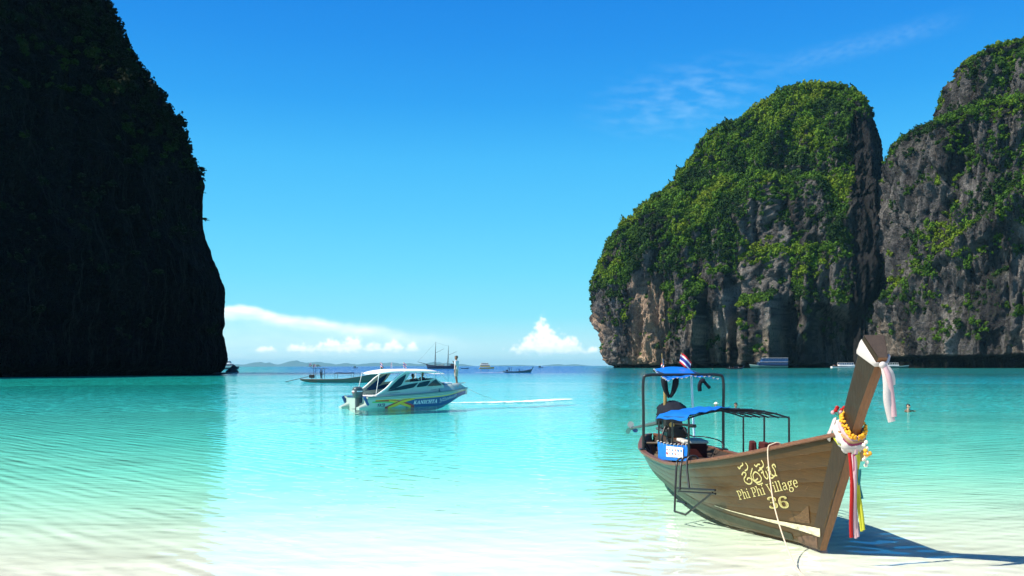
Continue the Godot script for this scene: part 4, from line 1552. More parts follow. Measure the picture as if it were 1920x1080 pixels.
	for q in [[-0.16, 1.14, -3.72, 0.045], [0.2, 1.14, -3.72, 0.055], [-0.05, 0.96, -3.65, 0.06], [0.12, 1.3, -3.78, 0.04]]:
		st = st_new()
		tube(st, [Vector3(q[0], q[1], q[2]), Vector3(q[0], q[1], q[2] + 0.05)], q[3], 12)
		part(st, "pulley", M.brass, o)
	st = st_new()                                      # an old cloth thrown over it
	rows = []
	for i in 12:
		var r := PackedVector3Array()
		for k in 18:
			var a := TAU * k / 18.0
			var e := i / 11.0
			var rad := sin(e * PI * 0.5)
			r.append(Vector3(0.06 + cos(a) * 0.36 * rad * (1.0 + 0.14 * sin(a * 7.0 + i)), 1.52 - 0.34 * e * e * (1.0 + 0.22 * sin(a * 5.0)) + 0.02 * sin(a * 9.0 + i * 2.0), -4.15 + sin(a) * 0.5 * rad))
		rows.append(r)
	loft(st, rows, true)
	part(st, "engine_cloth", M.dark_cloth, o)
	st = st_new()
	tube(st, [Vector3(-0.02, 0.98, -4.6), Vector3(-0.2, 0.86, -5.5), Vector3(-0.38, 0.73, -6.35), Vector3(-0.52, 0.63, -7.1)], [0.055, 0.05, 0.04, 0.03], 10)
	part(st, "propeller_shaft", M.grey_steel, o)
	st = st_new()
	tube(st, [Vector3(-0.50, 0.645, -7.02), Vector3(-0.545, 0.61, -7.22)], [0.05, 0.02], 10)
	for k in 3:
		var a := TAU * k / 3.0 + 0.4
		var ax := Vector3(-0.19, -0.13, -0.97).normalized()
		var u := ax.cross(Vector3.UP).normalized()
		var v := ax.cross(u)
		var d := u * cos(a) + v * sin(a)
		var t := d.cross(ax) * 0.8 + ax * 0.5
		var hub := Vector3(-0.52, 0.63, -7.1)
		rows = []
		for i in 6:
			var e := i / 5.0
			var wd := 0.028 + 0.075 * sin(PI * minf(e * 0.85 + 0.1, 1.0))
			rows.append(PackedVector3Array([hub + d * (0.03 + 0.17 * e) - t * wd, hub + d * (0.03 + 0.17 * e) + t * wd]))
		loft(st, rows)
	part(st, "propeller", M.steel, o)
	st = st_new()
	tube(st, smooth_path([Vector3(0.0, 0.96, -3.8), Vector3(0.14, 0.98, -3.4), Vector3(0.30, 0.98, -2.95)], 4), 0.028, 8)
	tube(st, [Vector3(0.27, 0.98, -3.03), Vector3(0.345, 0.98, -2.83)], [0.042, 0.042], 8)
	part(st, "tiller_handle", M.engine_black, o)
	st = st_new()
	tube(st, smooth_path([Vector3(0.2, 0.85, -3.6), Vector3(0.35, 0.72, -3.2), Vector3(0.5, 0.75, -2.6), Vector3(0.85, 0.66, -2.5), Vector3(0.9, 0.5, -2.4)], 5), 0.014, 6)
	part(st, "fuel_hose", M.black_pipe, o)
	# --- boarding ladder over the side
	st = st_new()
	for q in [[2.2, 3.0, -1.3, -0.06], [2.55, 2.95, -1.2, 0.30], [2.95, 3.2, -1.09, 0.33]]:
		var z: float = q[0]
		var w := curve(BEAM, z)
		var h := curve(SHEER, z)
		tube(st, smooth_path([Vector3(-w + 0.1, h - 0.02, z), Vector3(-w + 0.05, h + 0.09, z), Vector3(-w - 0.07, h + 0.08, z), Vector3(-w - 0.12, h - 0.06, z + 0.05), Vector3(q[2], q[3], q[1])], 5), 0.018, 7)
	part(st, "ladder_rail", M.black_pipe, o)
	for q in [[Vector3(-1.21, 0.30, 2.78), Vector3(-0.88, 0.45, 4.1)], [Vector3(-1.20, 0.25, 2.82), Vector3(-0.87, 0.39, 4.08)], [Vector3(-1.3, -0.06, 3.0), Vector3(-1.2, -0.05, 3.4)], [Vector3(-1.2, -0.05, 3.4), Vector3(-0.9, 0.40, 4.02)], [Vector3(-1.24, 0.1, 2.92), Vector3(-1.17, 0.12, 3.3)]]:
		st = st_new()
		bar(st, q[0], q[1], 0.018, 7)
		part(st, "ladder_rung", M.black_pipe, o)
	# --- lettering on the bow
	bow_lettering(o)
	# --- things aboard and tied on, each a thing of its own
	var t := thing("wooden_chest", "dark wooden chest on the floor of the longtail boat behind the blue side cloth", "chest", place * Vector3(-0.56, 0.116, 0.95), turn)
	st = st_new()
	box(st, Vector3(0, 0.26, 0), Vector3(0.56, 0.52, 0.9), 0.012)
	part(st, "body", M.maroon_cloth, t)
	st = st_new()
	box(st, Vector3(0, 0.535, 0), Vector3(0.6, 0.03, 0.94), 0.01)
	part(st, "lid", M.inner_wood, t)
	t = thing("foam_box", "cream foam cool box on the dark chest in the longtail boat", "cool box", place * Vector3(-0.55, 0.667, 0.95), turn)
	st = st_new()
	box(st, Vector3(0, 0.13, 0), Vector3(0.44, 0.26, 0.6), 0.015)
	part(st, "body", M.maroon_cloth, t)
	st = st_new()
	box(st, Vector3(0, 0.29, 0), Vector3(0.48, 0.06, 0.66), 0.015)
	part(st, "lid", M.foam_box, t)
	for k in 3:
		var said: String = ["dark red life vest leaning on the thwart, nearest the bow posts", "dark red life vest in the middle of three on the thwart", "dark red life vest at the inner end of three on the thwart"][k]
		t = thing("life_vest", said, "life vest", place * Vector3(0.02 + 0.2 * k, 0.648, 3.03 - 0.04 * k), turn + 0.2 * (k - 1), "dark red life vests on the thwart of the longtail boat")
		for s in [-1.0, 1.0]:
			st = st_new()
			box(st, Vector3(0.035 * s, 0.25, 0.0), Vector3(0.06, 0.46 - 0.04 * k, 0.3), 0.025, Basis(Vector3.BACK, 0.08 * s))
			part(st, "panel", M.maroon_cloth, t)
		st = st_new()
		box(st, Vector3(0, 0.2, 0.0), Vector3(0.15, 0.03, 0.32), 0.008)
		part(st, "strap", M.dark_cloth, t)
	for k in 3:
		var said: String = ["loose pale plank lying slanted in the longtail boat, longest of three", "short loose plank across the floor of the longtail boat", "loose plank propped against the inside of the longtail boat"][k]
		st = st_new()
		var q: Array = [[Vector3(0.25, 0.42, 1.6), 1.7, 0.5, 0.16], [Vector3(-0.1, 0.15, 3.0), 0.9, 1.1, 0.0], [Vector3(0.5, 0.40, 2.6), 1.1, -0.35, 0.3]][k]
		box(st, Vector3.ZERO, Vector3(0.11, 0.025, q[1]), 0.005, Basis(Vector3.UP, q[2]) * Basis(Vector3.RIGHT, q[3]))
		var pl := part(st, "loose_plank", M.tan_wood)
		pl.transform = place * Transform3D(Basis(), q[0])
		tag(pl, said, "plank", "loose planks in the longtail boat")
	# black bundles hung under the stern tarp
	t = thing("hanging_clothes", "dark clothes hung in two bunches under the stern tarp of the longtail boat", "clothes", place * Vector3(-0.2, 1.70, -3.1), turn)
	for s in [-1.0, 1.0]:
		st = st_new()
		tube(st, smooth_path([Vector3(0.15 * s, 0.46, 0), Vector3(0.135 * s, 0.3, 0.02), Vector3(0.09 * s, 0.1, 0), Vector3(0.01 * s, -0.06, 0)], 4), [0.05, 0.06, 0.07, 0.075, 0.078, 0.075, 0.07, 0.066, 0.06, 0.05, 0.045, 0.036, 0.02], 9)
		part(st, "bunch", M.dark_cloth, t)
	t = thing("hanging_rag", "dark blue rag knotted to the front hem of the stern tarp", "rag", place * Vector3(0.36, 1.86, -2.14), turn)
	st = st_new()
	ball(st, Vector3(0, 0.2, 0), Vector3(0.13, 0.12, 0.1), 10, 0.1)
	strip(st, smooth_path([Vector3(-0.02, 0.2, 0), Vector3(-0.07, 0.1, 0.02), Vector3(-0.06, -0.04, 0)], 4), Vector3.RIGHT, 0.09)
	strip(st, smooth_path([Vector3(0.02, 0.2, 0), Vector3(0.1, 0.1, 0.02), Vector3(0.17, 0.03, 0)], 4), Vector3.RIGHT, 0.07)
	part(st, "cloth", M.dark_cloth, t)
	# flags of red, white and blue bands on short staffs over the stern
	for k in 2:
		t = thing("flag", ["small drooping red, white and blue striped flag on the stern canopy, seen almost edge-on", "larger red, white and blue striped flag flying from the stern canopy"][k], "flag", place * [Vector3(-0.2, 2.31, -4.0), Vector3(0.34, 2.33, -4.0)][k], turn, "striped flags on the stern canopy of the longtail boat")
		st = st_new()
		var tip_: Vector3 = [Vector3(-0.02, 0.40, 0), Vector3(-0.08, 0.40, 0)][k]
		bar(st, Vector3.ZERO, tip_, 0.010, 6)
		part(st, "staff", M.bamboo, t)
		if k == 0:
			flag_thai(t, tip_, Vector3(0.055, -0.20, -0.22), Vector3(0.02, -0.17, 0), 0.5)
		else:
			flag_thai(t, tip_, Vector3(0.24, -0.17, 0.06), Vector3(-0.05, -0.25, 0), 1.3)
	prow_dressing(place, turn)
	# mooring rope from the bow to the beach
	st = st_new()
	var g := skin(1.0, 5.52, -1.0)
	tube(st, smooth_path([g + Vector3(0.25, -0.5, -0.1), g + Vector3(0.12, 0.03, 0), g + Vector3(-0.03, 0.05, 0.0), g + Vector3(-0.085, -0.02, 0.02), g + Vector3(-0.11, -0.3, 0.16), g + Vector3(-0.16, -0.66, 0.5), g + Vector3(-0.22, -0.95, 1.0), g + Vector3(-0.29, -1.14, 1.55), g + Vector3(-0.36, -1.22, 2.05), g + Vector3(-0.40, -1.235, 2.6), g + Vector3(-0.35, -1.20, 3.6), g + Vector3(0.1, -1.12, 4.8)], 6), 0.009, 7)
	var rope := part(st, "mooring_rope", M.rope)
	rope.transform = place
	tag(rope, "thin pale rope hanging from the longtail's bow rail down to the sand", "rope")

# strokes on the skin of the bow: points are [z, y]
func stroke(st: SurfaceTool, pts: Array, wide: float, out: float) -> void:
	var path := []
	for q in pts:
		path.append(Vector3(q[0], q[1], 0))
	var sm := smooth_path(path, 5)
	var rows := []
	var n := sm.size()
	for i in n:
		var t: Vector3 = (sm[mini(i + 1, n - 1)] - sm[maxi(i - 1, 0)]).normalized()
		var s := Vector3(-t.y, t.x, 0) * wide * 0.5
		var a: Vector3 = sm[i] + s
		var b: Vector3 = sm[i] - s
		rows.append(PackedVector3Array([skin_at(a.x, a.y, -1.0, out), skin_at(b.x, b.y, -1.0, out)]))
	loft(st, rows)

func text_mesh(what: String, font_name: String, weight := 400) -> Array:
	# [triangles as points in a box 1 high, width]
	var f := SystemFont.new()
	f.font_names = PackedStringArray([font_name])
	f.font_weight = weight
	var t := TextMesh.new()
	t.text = what
	t.font = f
	t.font_size = 64
	t.pixel_size = 0.01
	t.depth = 0.0
	t.curve_step = 1.5
	var arr := t.get_mesh_arrays() if t.get_surface_count() else []
	var v: PackedVector3Array = arr[Mesh.ARRAY_VERTEX]
	var idx: PackedInt32Array = arr[Mesh.ARRAY_INDEX] if arr[Mesh.ARRAY_INDEX] != null else PackedInt32Array(range(v.size()))
	var lo := Vector3(1e9, 1e9, 0)
	var hi := Vector3(-1e9, -1e9, 0)
	for p in v:
		lo = lo.min(p)
		hi = hi.max(p)
	var out := PackedVector3Array()
	for k in idx:
		out.append(Vector3((v[k].x - lo.x) / (hi.x - lo.x), (v[k].y - lo.y) / 0.46, 0))
	return [out, (hi.x - lo.x) / 0.46]

# lettering laid on a surface: place(x 0..1 along, y in cap heights) -> point
func letters(what: String, font_name: String, weight: int, place: Callable) -> SurfaceTool:
	var st := st_new()
	st.set_smooth_group(-1)
	var pts: PackedVector3Array = text_mesh(what, font_name, weight)[0]
	for p in pts:
		st.add_vertex(place.call(p.x, p.y))
	return st

func bow_lettering(o: Node3D) -> void:
	var thai := [
		[[4.642, 0.879], [4.675, 0.852], [4.716, 0.89], [4.78, 0.924], [4.768, 0.951]], [[4.852, 0.962], [4.887, 0.915], [4.862, 0.865], [4.796, 0.833]],
		[[4.7, 0.759], [4.752, 0.807], [4.811, 0.797], [4.787, 0.753], [4.741, 0.715], [4.746, 0.664], [4.83, 0.642], [4.91, 0.675], [4.915, 0.726], [4.853, 0.737], [4.805, 0.7]],
		[[4.994, 0.896], [4.956, 0.843], [4.922, 0.783], [4.947, 0.725], [5.017, 0.695], [5.112, 0.715], [5.157, 0.767], [5.114, 0.827], [5.043, 0.848], [4.98, 0.795], [4.987, 0.715], [5.078, 0.757]], [[5.009, 0.694], [5.064, 0.668], [5.169, 0.7]],
		[[5.051, 0.957], [5.091, 0.93], [5.128, 0.964], [5.185, 0.974]], [[5.232, 1.039], [5.26, 0.978], [5.218, 0.93], [5.154, 0.915]],
		[[5.117, 0.87], [5.189, 0.903], [5.222, 0.869], [5.175, 0.849]], [[5.223, 0.885], [5.228, 0.816], [5.277, 0.776], [5.312, 0.814], [5.281, 0.891]],
		[[5.316, 0.933], [5.367, 0.963], [5.377, 0.924], [5.329, 0.905]], [[5.362, 0.921], [5.388, 0.874], [5.35, 0.828], [5.386, 0.799], [5.441, 0.832], [5.397, 0.852]],
		[[5.403, 0.807], [5.476, 0.856], [5.478, 0.924], [5.442, 0.977], [5.491, 1.006], [5.511, 0.967]], [[5.473, 0.857], [5.514, 0.849]]]
	var st := st_new()
	for s in thai:
		st = st_new()
		stroke(st, s, 0.021, 0.006)
		part(st, "brush_stroke", M.lettering, o)
	for s in [[[5.9, 1.05], [6.02, 1.09], [6.1, 1.08]], [[5.95, 0.98], [6.0, 1.0]], [[6.05, 0.72], [6.12, 0.78]], [[3.1, 0.42], [3.5, 0.46], [3.8, 0.45]], [[5.6, 0.62], [5.95, 0.70], [6.1, 0.71]], [[4.1, 0.26], [4.5, 0.28]], [[2.0, 0.30], [2.35, 0.34]], [[6.02, 1.2], [6.2, 1.22]], [[4.0, 0.62], [4.05, 0.56]]]:
		st = st_new()
		stroke(st, s, rng.randf_range(0.005, 0.012), 0.004)
		part(st, "scuff", M.tan_wood, o)
	st = letters("Phi Phi Village", "Droid Serif", 400, func(x: float, y: float) -> Vector3:
		return skin_at(lerpf(4.50, 5.93, x) - 0.03 * y, lerpf(0.315, 0.705, pow(x, 1.05)) + 0.13 * y, -1.0, 0.006))
	part(st, "lettering", M.lettering, o).set_meta("label", "cream lettering with the boat's name on the bow")
	for k in 2:                                          # the two digits of its number, each with a darker middle
		var digit: String = ["3", "6"][k]
		var z0: float = [5.21, 5.45][k]
		st = letters(digit, "Droid Serif", 700, func(x: float, y: float) -> Vector3:
			var z := z0 + 0.21 * x
			return skin_at(z - 0.02 * y, 0.335 + (z - 5.21) * 0.178 + 0.165 * y, -1.0, 0.006))
		part(st, "numeral", M.lettering, o).set_meta("label", "cream numeral %s on the bow" % digit)
		st = letters(digit, "Droid Serif", 400, func(x: float, y: float) -> Vector3:
			var z := z0 + 0.02 + 0.17 * x
			return skin_at(z - 0.02 * y, 0.35 + (z - 5.21) * 0.178 + 0.138 * y, -1.0, 0.009))
		part(st, "numeral_core", M.lettering_core, o)

# a closed ring round the post: height in front, height behind, half sizes
func post_ring(y_front: float, y_back: float, grow: float, n := 28) -> Array:
	var out := []
	for i in n:
		var a := TAU * i / n
		var c := cos(a)
		var s := sin(a)
		var y := lerpf(y_back, y_front, s * 0.5 + 0.5)
		var mid := 6.62 + (y - 1.5) * 0.72 + 0.23
		out.append(Vector3(lean(y, 7.0) + signf(c) * pow(absf(c), 0.7) * (0.085 + grow), y, mid + signf(s) * pow(absf(s), 0.7) * (0.22 + grow)))
	return out

func closed_tube(st: SurfaceTool, ring: Array, r: float, sides := 8, wobble := 0.0) -> void:
	var rows := []
	var n := ring.size()
	for i in n + 1:
		var p: Vector3 = ring[i % n]
		var t: Vector3 = (ring[(i + 1) % n] - ring[(i - 1 + n) % n]).normalized()
		var u := Vector3.UP - t * t.y
		u = u.normalized()
		var v := t.cross(u)
		var rr := r * (1.0 + wobble * sin(i * 2.1) * (1.0 if i < n else 0.0))
		var row := PackedVector3Array()
		for j in sides:
			var a := TAU * j / sides
			row.append(p + u * cos(a) * rr * 1.25 + v * sin(a) * rr)
		rows.append(row)
	rows[n] = rows[0]
	loft(st, rows, true)

func prow_dressing(place: Transform3D, turn: float) -> void:
	# cloths and garlands round the foot of the post
	var at := place * Vector3(0.13, 1.45, 6.9)
	var inv := Vector3(0.13, 1.45, 6.9)
	var o := thing("prow_scarves", "white, pink and purple cloths wound round the foot of the longtail's prow post", "scarf", at, turn)
	for q in [["white_cloth", 1.40, 1.66, 0.04, 0.056], ["pink_cloth", 1.48, 1.72, 0.03, 0.03], ["magenta_cloth", 1.44, 1.61, 0.05, 0.03], ["tan_cloth", 1.46, 1.66, 0.055, 0.02], ["white_cloth", 1.34, 1.60, 0.03, 0.036], ["yellow_cloth", 1.37, 1.54, 0.045, 0.022]]:
		var st := st_new()
		var ring := post_ring(q[1], q[2], q[3])
		for i in ring.size():
			ring[i] = ring[i] - inv + Vector3(0, 0.012 * sin(i * 1.3), 0)
		closed_tube(st, ring, q[4], 8, 0.2)
		part(st, "cloth", M[q[0]], o)
	var st := st_new()                                  # a loose fold over the rail
	strip(st, smooth_path([Vector3(-0.10, 0.27, -0.24), Vector3(-0.15, 0.17, -0.2), Vector3(-0.17, 0.06, -0.24), Vector3(-0.16, 0.0, -0.3)], 5), Vector3(0, 0.2, 1), [0.09, 0.09, 0.1, 0.1, 0.1, 0.1, 0.1, 0.09, 0.09, 0.11, 0.11, 0.1, 0.1, 0.09, 0.08, 0.07], 0.008)
	part(st, "fold", M.white_cloth, o)
	st = st_new()
	ball(st, Vector3(0.17, -0.12, -0.12), Vector3(0.17, 0.30, 0.26), 14, 0.05)
	part(st, "knot", M.tan_cloth, o)
	# marigold garland above them
	o = thing("flower_garland", "yellow marigold garland round the longtail's prow post above the wound cloths", "garland", at, turn)
	st = st_new()
	for loop in [[1.50, 1.82, 0.042], [1.53, 1.85, 0.034]]:
		for p in post_ring(loop[0], loop[1], loop[2], 42):
			ball(st, p - inv + Vector3(rng.randf_range(-0.01, 0.01), rng.randf_range(-0.012, 0.012), rng.randf_range(-0.01, 0.01)), Vector3.ONE * rng.randf_range(0.03, 0.046), 8, 0.12)
	part(st, "blossom_string", M.marigold, o)
	st = st_new()
	for k in 9:
		ball(st, Vector3(0.045 + rng.randf_range(-0.02, 0.02), 0.02 - 0.035 * k, 0.36 + rng.randf_range(-0.015, 0.015)), Vector3.ONE * 0.05, 8, 0.12)
	part(st, "tassel", M.garland_white, o)
	st = st_new()
	for k in 5:
		ball(st, Vector3(0.06 + rng.randf_range(-0.05, 0.06), -0.10 + rng.randf_range(-0.03, 0.03), 0.37), Vector3.ONE * 0.055, 8, 0.12)
	part(st, "tassel_flower", M.marigold, o)
	# long ribbons in front of the stem
	o = thing("prow_ribbons", "long red, pink, yellow and teal ribbons hanging in front of the longtail's stem", "ribbons", place * Vector3(-0.02, 1.45, 6.93), turn)
	for q in [["red_cloth", 0.015, 0.055, -0.10, 0.045, -1.13, 0.0], ["pink_cloth", 0.055, 0.125, -0.12, 0.036, -1.14, 0.4], ["pink_cloth", 0.085, 0.155, -0.14, 0.034, -1.12, 1.4], ["magenta_cloth", 0.07, 0.10, -0.12, 0.034, -0.72, 0.9], ["yellow_cloth", 0.105, 0.20, -0.13, 0.036, -1.05, 2.2], ["yellow_cloth", 0.13, 0.225, -0.12, 0.034, -1.03, 2.9],
			["teal_cloth", 0.155, 0.215, -0.3, 0.036, -0.66, 1.8], ["pink_cloth", 0.105, 0.11, -0.06, 0.045, -0.42, 2.0], ["yellow_cloth", 0.14, 0.15, -0.08, 0.04, -0.40, 0.2]]:
		st = st_new()
		var path := []
		for i in 13:
			var t := i / 12.0
			path.append(Vector3((lerpf(q[1], q[2], t) - 0.05) * 0.72 + 0.01 + 0.008 * sin(t * 6.0 + q[6]), lerpf(q[3], q[5], t), 0.375 + 0.025 * sin(t * 4.0 + q[6]) + 0.02 * q[6] * 0.3))
		strip(st, path, Vector3(1, 0, 0.25 * sin(q[6] * 3.0)), q[4], 0.003)
		part(st, "ribbon", M[q[0]], o)
	# scarf round the top of the post
	at = place * Vector3(0.2, 2.45, 7.5)
	inv = Vector3(0.2, 2.45, 7.5)
	o = thing("prow_scarf", "pale scarf tied round the top of the longtail's prow post, its ends hanging free", "scarf", at, turn)
	st = st_new()
	# corners of the post at two heights, [front left, front right, back right, back left]
	var ring_at := func(f: float, g: float, grow: float) -> Array:      # f: share down the front edge, g: down the back edge
		var a0 := Vector3(0.149, 2.49, 7.72)
		var y0 := 2.49 - f
		var z0 := 7.72 - f * 0.80
		var y1 := 2.76 - g
		var z1 := 7.43 - g * 0.75
		var cf := lean(y0, 7.0)
		var cb := lean(y1, 7.0)
		return [Vector3(cf - 0.056 - grow, y0, z0 + grow), Vector3(cf + 0.056 + grow, y0, z0 + grow), Vector3(cb + 0.122 + grow, y1, z1 - grow), Vector3(cb - 0.122 - grow, y1, z1 - grow)]
	var bands := [ring_at.call(0.055, 0.045, 0.008), ring_at.call(0.06, 0.09, 0.016), ring_at.call(0.075, 0.135, 0.014), ring_at.call(0.09, 0.175, 0.016), ring_at.call(0.105, 0.215, 0.008)]
	var rows := []
	for b in bands:
		var r := PackedVector3Array()
		for k in 4:
			var p: Vector3 = b[k]
			var q: Vector3 = b[(k + 1) % 4]
			for s in 5:
				r.append(p.lerp(q, s / 5.0) - inv)
		rows.append(r)
	loft(st, rows, true)
	part(st, "wrap", M.white_cloth, o)
	var knot := Vector3(-0.005, -0.045, 0.20)
	st = st_new()
	ball(st, knot, Vector3(0.085, 0.085, 0.07), 10, 0.08)
	part(st, "knot", M.white_cloth, o)
	for q in [["white_cloth", [Vector3(0, 0, 0), Vector3(0.035, -0.18, 0.03), Vector3(0.045, -0.42, 0.02), Vector3(0.105, -0.66, 0.0)], [0.05, 0.09, 0.085, 0.08]], ["pink_cloth", [Vector3(0.01, 0, 0.01), Vector3(0.05, -0.14, 0.05), Vector3(0.095, -0.34, 0.03), Vector3(0.125, -0.6, 0.02)], [0.04, 0.06, 0.05, 0.06]],
			["white_cloth", [Vector3(0.02, 0.01, 0), Vector3(0.07, -0.09, 0.02), Vector3(0.10, -0.17, 0.01), Vector3(0.115, -0.235, 0.0)], [0.05, 0.09, 0.08, 0.06]], ["maroon_cloth", [Vector3(0.03, -0.1, -0.03), Vector3(0.075, -0.25, -0.03), Vector3(0.12, -0.42, -0.03), Vector3(0.14, -0.5, -0.02)], [0.03, 0.04, 0.05, 0.025]],
			["white_cloth", [Vector3(0.0, 0.01, 0.0), Vector3(0.05, 0.04, -0.02), Vector3(0.085, 0.10, -0.06), Vector3(0.10, 0.12, -0.12)], [0.04, 0.06, 0.06, 0.04]]]:
		st = st_new()
		var path := smooth_path(q[1].map(func(v): return v + knot), 6)
		var w := []
		for i in path.size():
			var f := float(i) / (path.size() - 1) * 3.0
			var k := mini(int(f), 2)
			w.append(lerpf(q[2][k], q[2][k + 1], f - k))
		strip(st, path, Vector3(1, 0.1, 0.15), w, 0.006)
		part(st, "scarf_end", M[q[0]], o)
	# a small bunch of flowers behind the post
	o = thing("flower_bunch", "small bunch of red and pink flowers stuck behind the longtail's prow post", "flowers", place * Vector3(0.055, 1.80, 6.66), turn)
	st = st_new()
	for k in 5:
		tube(st, [Vector3(0.05, -0.13, 0.05), Vector3(-0.02 + 0.02 * k, 0.0, 0.02 * (k % 2))], 0.004, 5)
	part(st, "stems", M.boat_green, o)
	for k in 6:
		st = st_new()
		ball(st, Vector3(-0.05 + 0.028 * k, 0.0 + 0.03 * (k % 3), 0.03 * (k % 2)), Vector3.ONE * 0.055, 8, 0.2)
		part(st, "blossom", M.red_cloth if k % 3 else M.pink_cloth, o)

# ---------------------------------------------------------------- people
# bones [from, to, radius from, radius to] joined by a smooth minimum and meshed as surface nets
func body_mesh(bones: Array, cell: float, blend := 0.03) -> ArrayMesh:
	var lo := Vector3(1e9, 1e9, 1e9)
	var hi := -lo
	for b in bones:
		var r := maxf(b[2], b[3]) + cell * 2.0
		lo = lo.min(b[0] - Vector3.ONE * r).min(b[1] - Vector3.ONE * r)
		hi = hi.max(b[0] + Vector3.ONE * r).max(b[1] + Vector3.ONE * r)
	var n := Vector3i(((hi - lo) / cell).ceil()) + Vector3i.ONE
	var f := PackedFloat32Array()
	f.resize(n.x * n.y * n.z)
	f.fill(1.0)
	for b in bones:                                   # only the points near each bone
		var a: Vector3 = b[0]
		var ab: Vector3 = b[1] - a
		var l2 := maxf(ab.length_squared(), 1e-8)
		var reach: float = maxf(b[2], b[3]) + blend * 2.0 + cell * 2.0
		var i0 := Vector3i(((a.min(b[1]) - Vector3.ONE * reach - lo) / cell).floor()).max(Vector3i.ZERO)
		var i1 := Vector3i(((a.max(b[1]) + Vector3.ONE * reach - lo) / cell).ceil()).min(n - Vector3i.ONE)
		for z in range(i0.z, i1.z + 1):
			for y in range(i0.y, i1.y + 1):
				for x in range(i0.x, i1.x + 1):
					var p := lo + Vector3(x, y, z) * cell
					var t := clampf((p - a).dot(ab) / l2, 0.0, 1.0)
					var d: float = (p - a - ab * t).length() - lerpf(b[2], b[3], t)
					var k := x + n.x * (y + n.y * z)
					var e := f[k]
					var h := maxf(blend - absf(e - d), 0.0) / blend
					f[k] = minf(e, d) - h * h * blend * 0.25
	var verts := PackedVector3Array()
	var at := {}
	for z in n.z - 1:
		for y in n.y - 1:
			for x in n.x - 1:
				var sum := Vector3.ZERO
				var cnt := 0
				var c := []
				for q in 8:
					c.append(f[x + (q & 1) + n.x * (y + ((q >> 1) & 1) + n.y * (z + (q >> 2)))])
				var m := 0
				for q in 8:
					if c[q] < 0.0:
						m |= 1 << q
				if m == 0 or m == 255:
					continue
				for e in [[0, 1], [2, 3], [4, 5], [6, 7], [0, 2], [1, 3], [4, 6], [5, 7], [0, 4], [1, 5], [2, 6], [3, 7]]:
					var u: float = c[e[0]]
					var v: float = c[e[1]]
					if (u < 0.0) != (v < 0.0):
						var pa := Vector3(e[0] & 1, (e[0] >> 1) & 1, e[0] >> 2)
						var pb := Vector3(e[1] & 1, (e[1] >> 1) & 1, e[1] >> 2)
						sum += pa.lerp(pb, u / (u - v))
						cnt += 1
				at[Vector3i(x, y, z)] = verts.size()
				verts.append(lo + (Vector3(x, y, z) + sum / cnt) * cell)
	var idx := PackedInt32Array()
	for cellv in at:
		var q: Vector3i = cellv
		for axis in 3:
			var s := Vector3i.ZERO
			s[axis] = 1
			var u := Vector3i.ZERO
			u[(axis + 1) % 3] = 1
			var v := Vector3i.ZERO
			v[(axis + 2) % 3] = 1
			if q[(axis + 1) % 3] == 0 or q[(axis + 2) % 3] == 0:
				continue
			var fa := f[q.x + n.x * (q.y + n.y * q.z)]
			var g := q + s
			if g.x >= n.x or g.y >= n.y or g.z >= n.z:
				continue
			var fb := f[g.x + n.x * (g.y + n.y * g.z)]
			if (fa < 0.0) == (fb < 0.0):
				continue
			var k0: int = at.get(q, -1)
			var k1: int = at.get(q - u, -1)
			var k2: int = at.get(q - u - v, -1)
			var k3: int = at.get(q - v, -1)
			if mini(mini(k0, k1), mini(k2, k3)) < 0:
				continue
			if fa < 0.0:
				idx.append_array([k0, k2, k1, k0, k3, k2])
			else:
				idx.append_array([k0, k1, k2, k0, k2, k3])
	var nrm := PackedVector3Array()
	nrm.resize(verts.size())
	for i in range(0, idx.size(), 3):
		var fn := (verts[idx[i + 2]] - verts[idx[i]]).cross(verts[idx[i + 1]] - verts[idx[i]])
		for j in 3:
			nrm[idx[i + j]] += fn
	for i in nrm.size():
		nrm[i] = nrm[i].normalized()
	var arr := []
	arr.resize(Mesh.ARRAY_MAX)
	arr[Mesh.ARRAY_VERTEX] = verts
	arr[Mesh.ARRAY_NORMAL] = nrm
	arr[Mesh.ARRAY_INDEX] = idx
	var m := ArrayMesh.new()
	m.add_surface_from_arrays(Mesh.PRIMITIVE_TRIANGLES, arr)
	return m

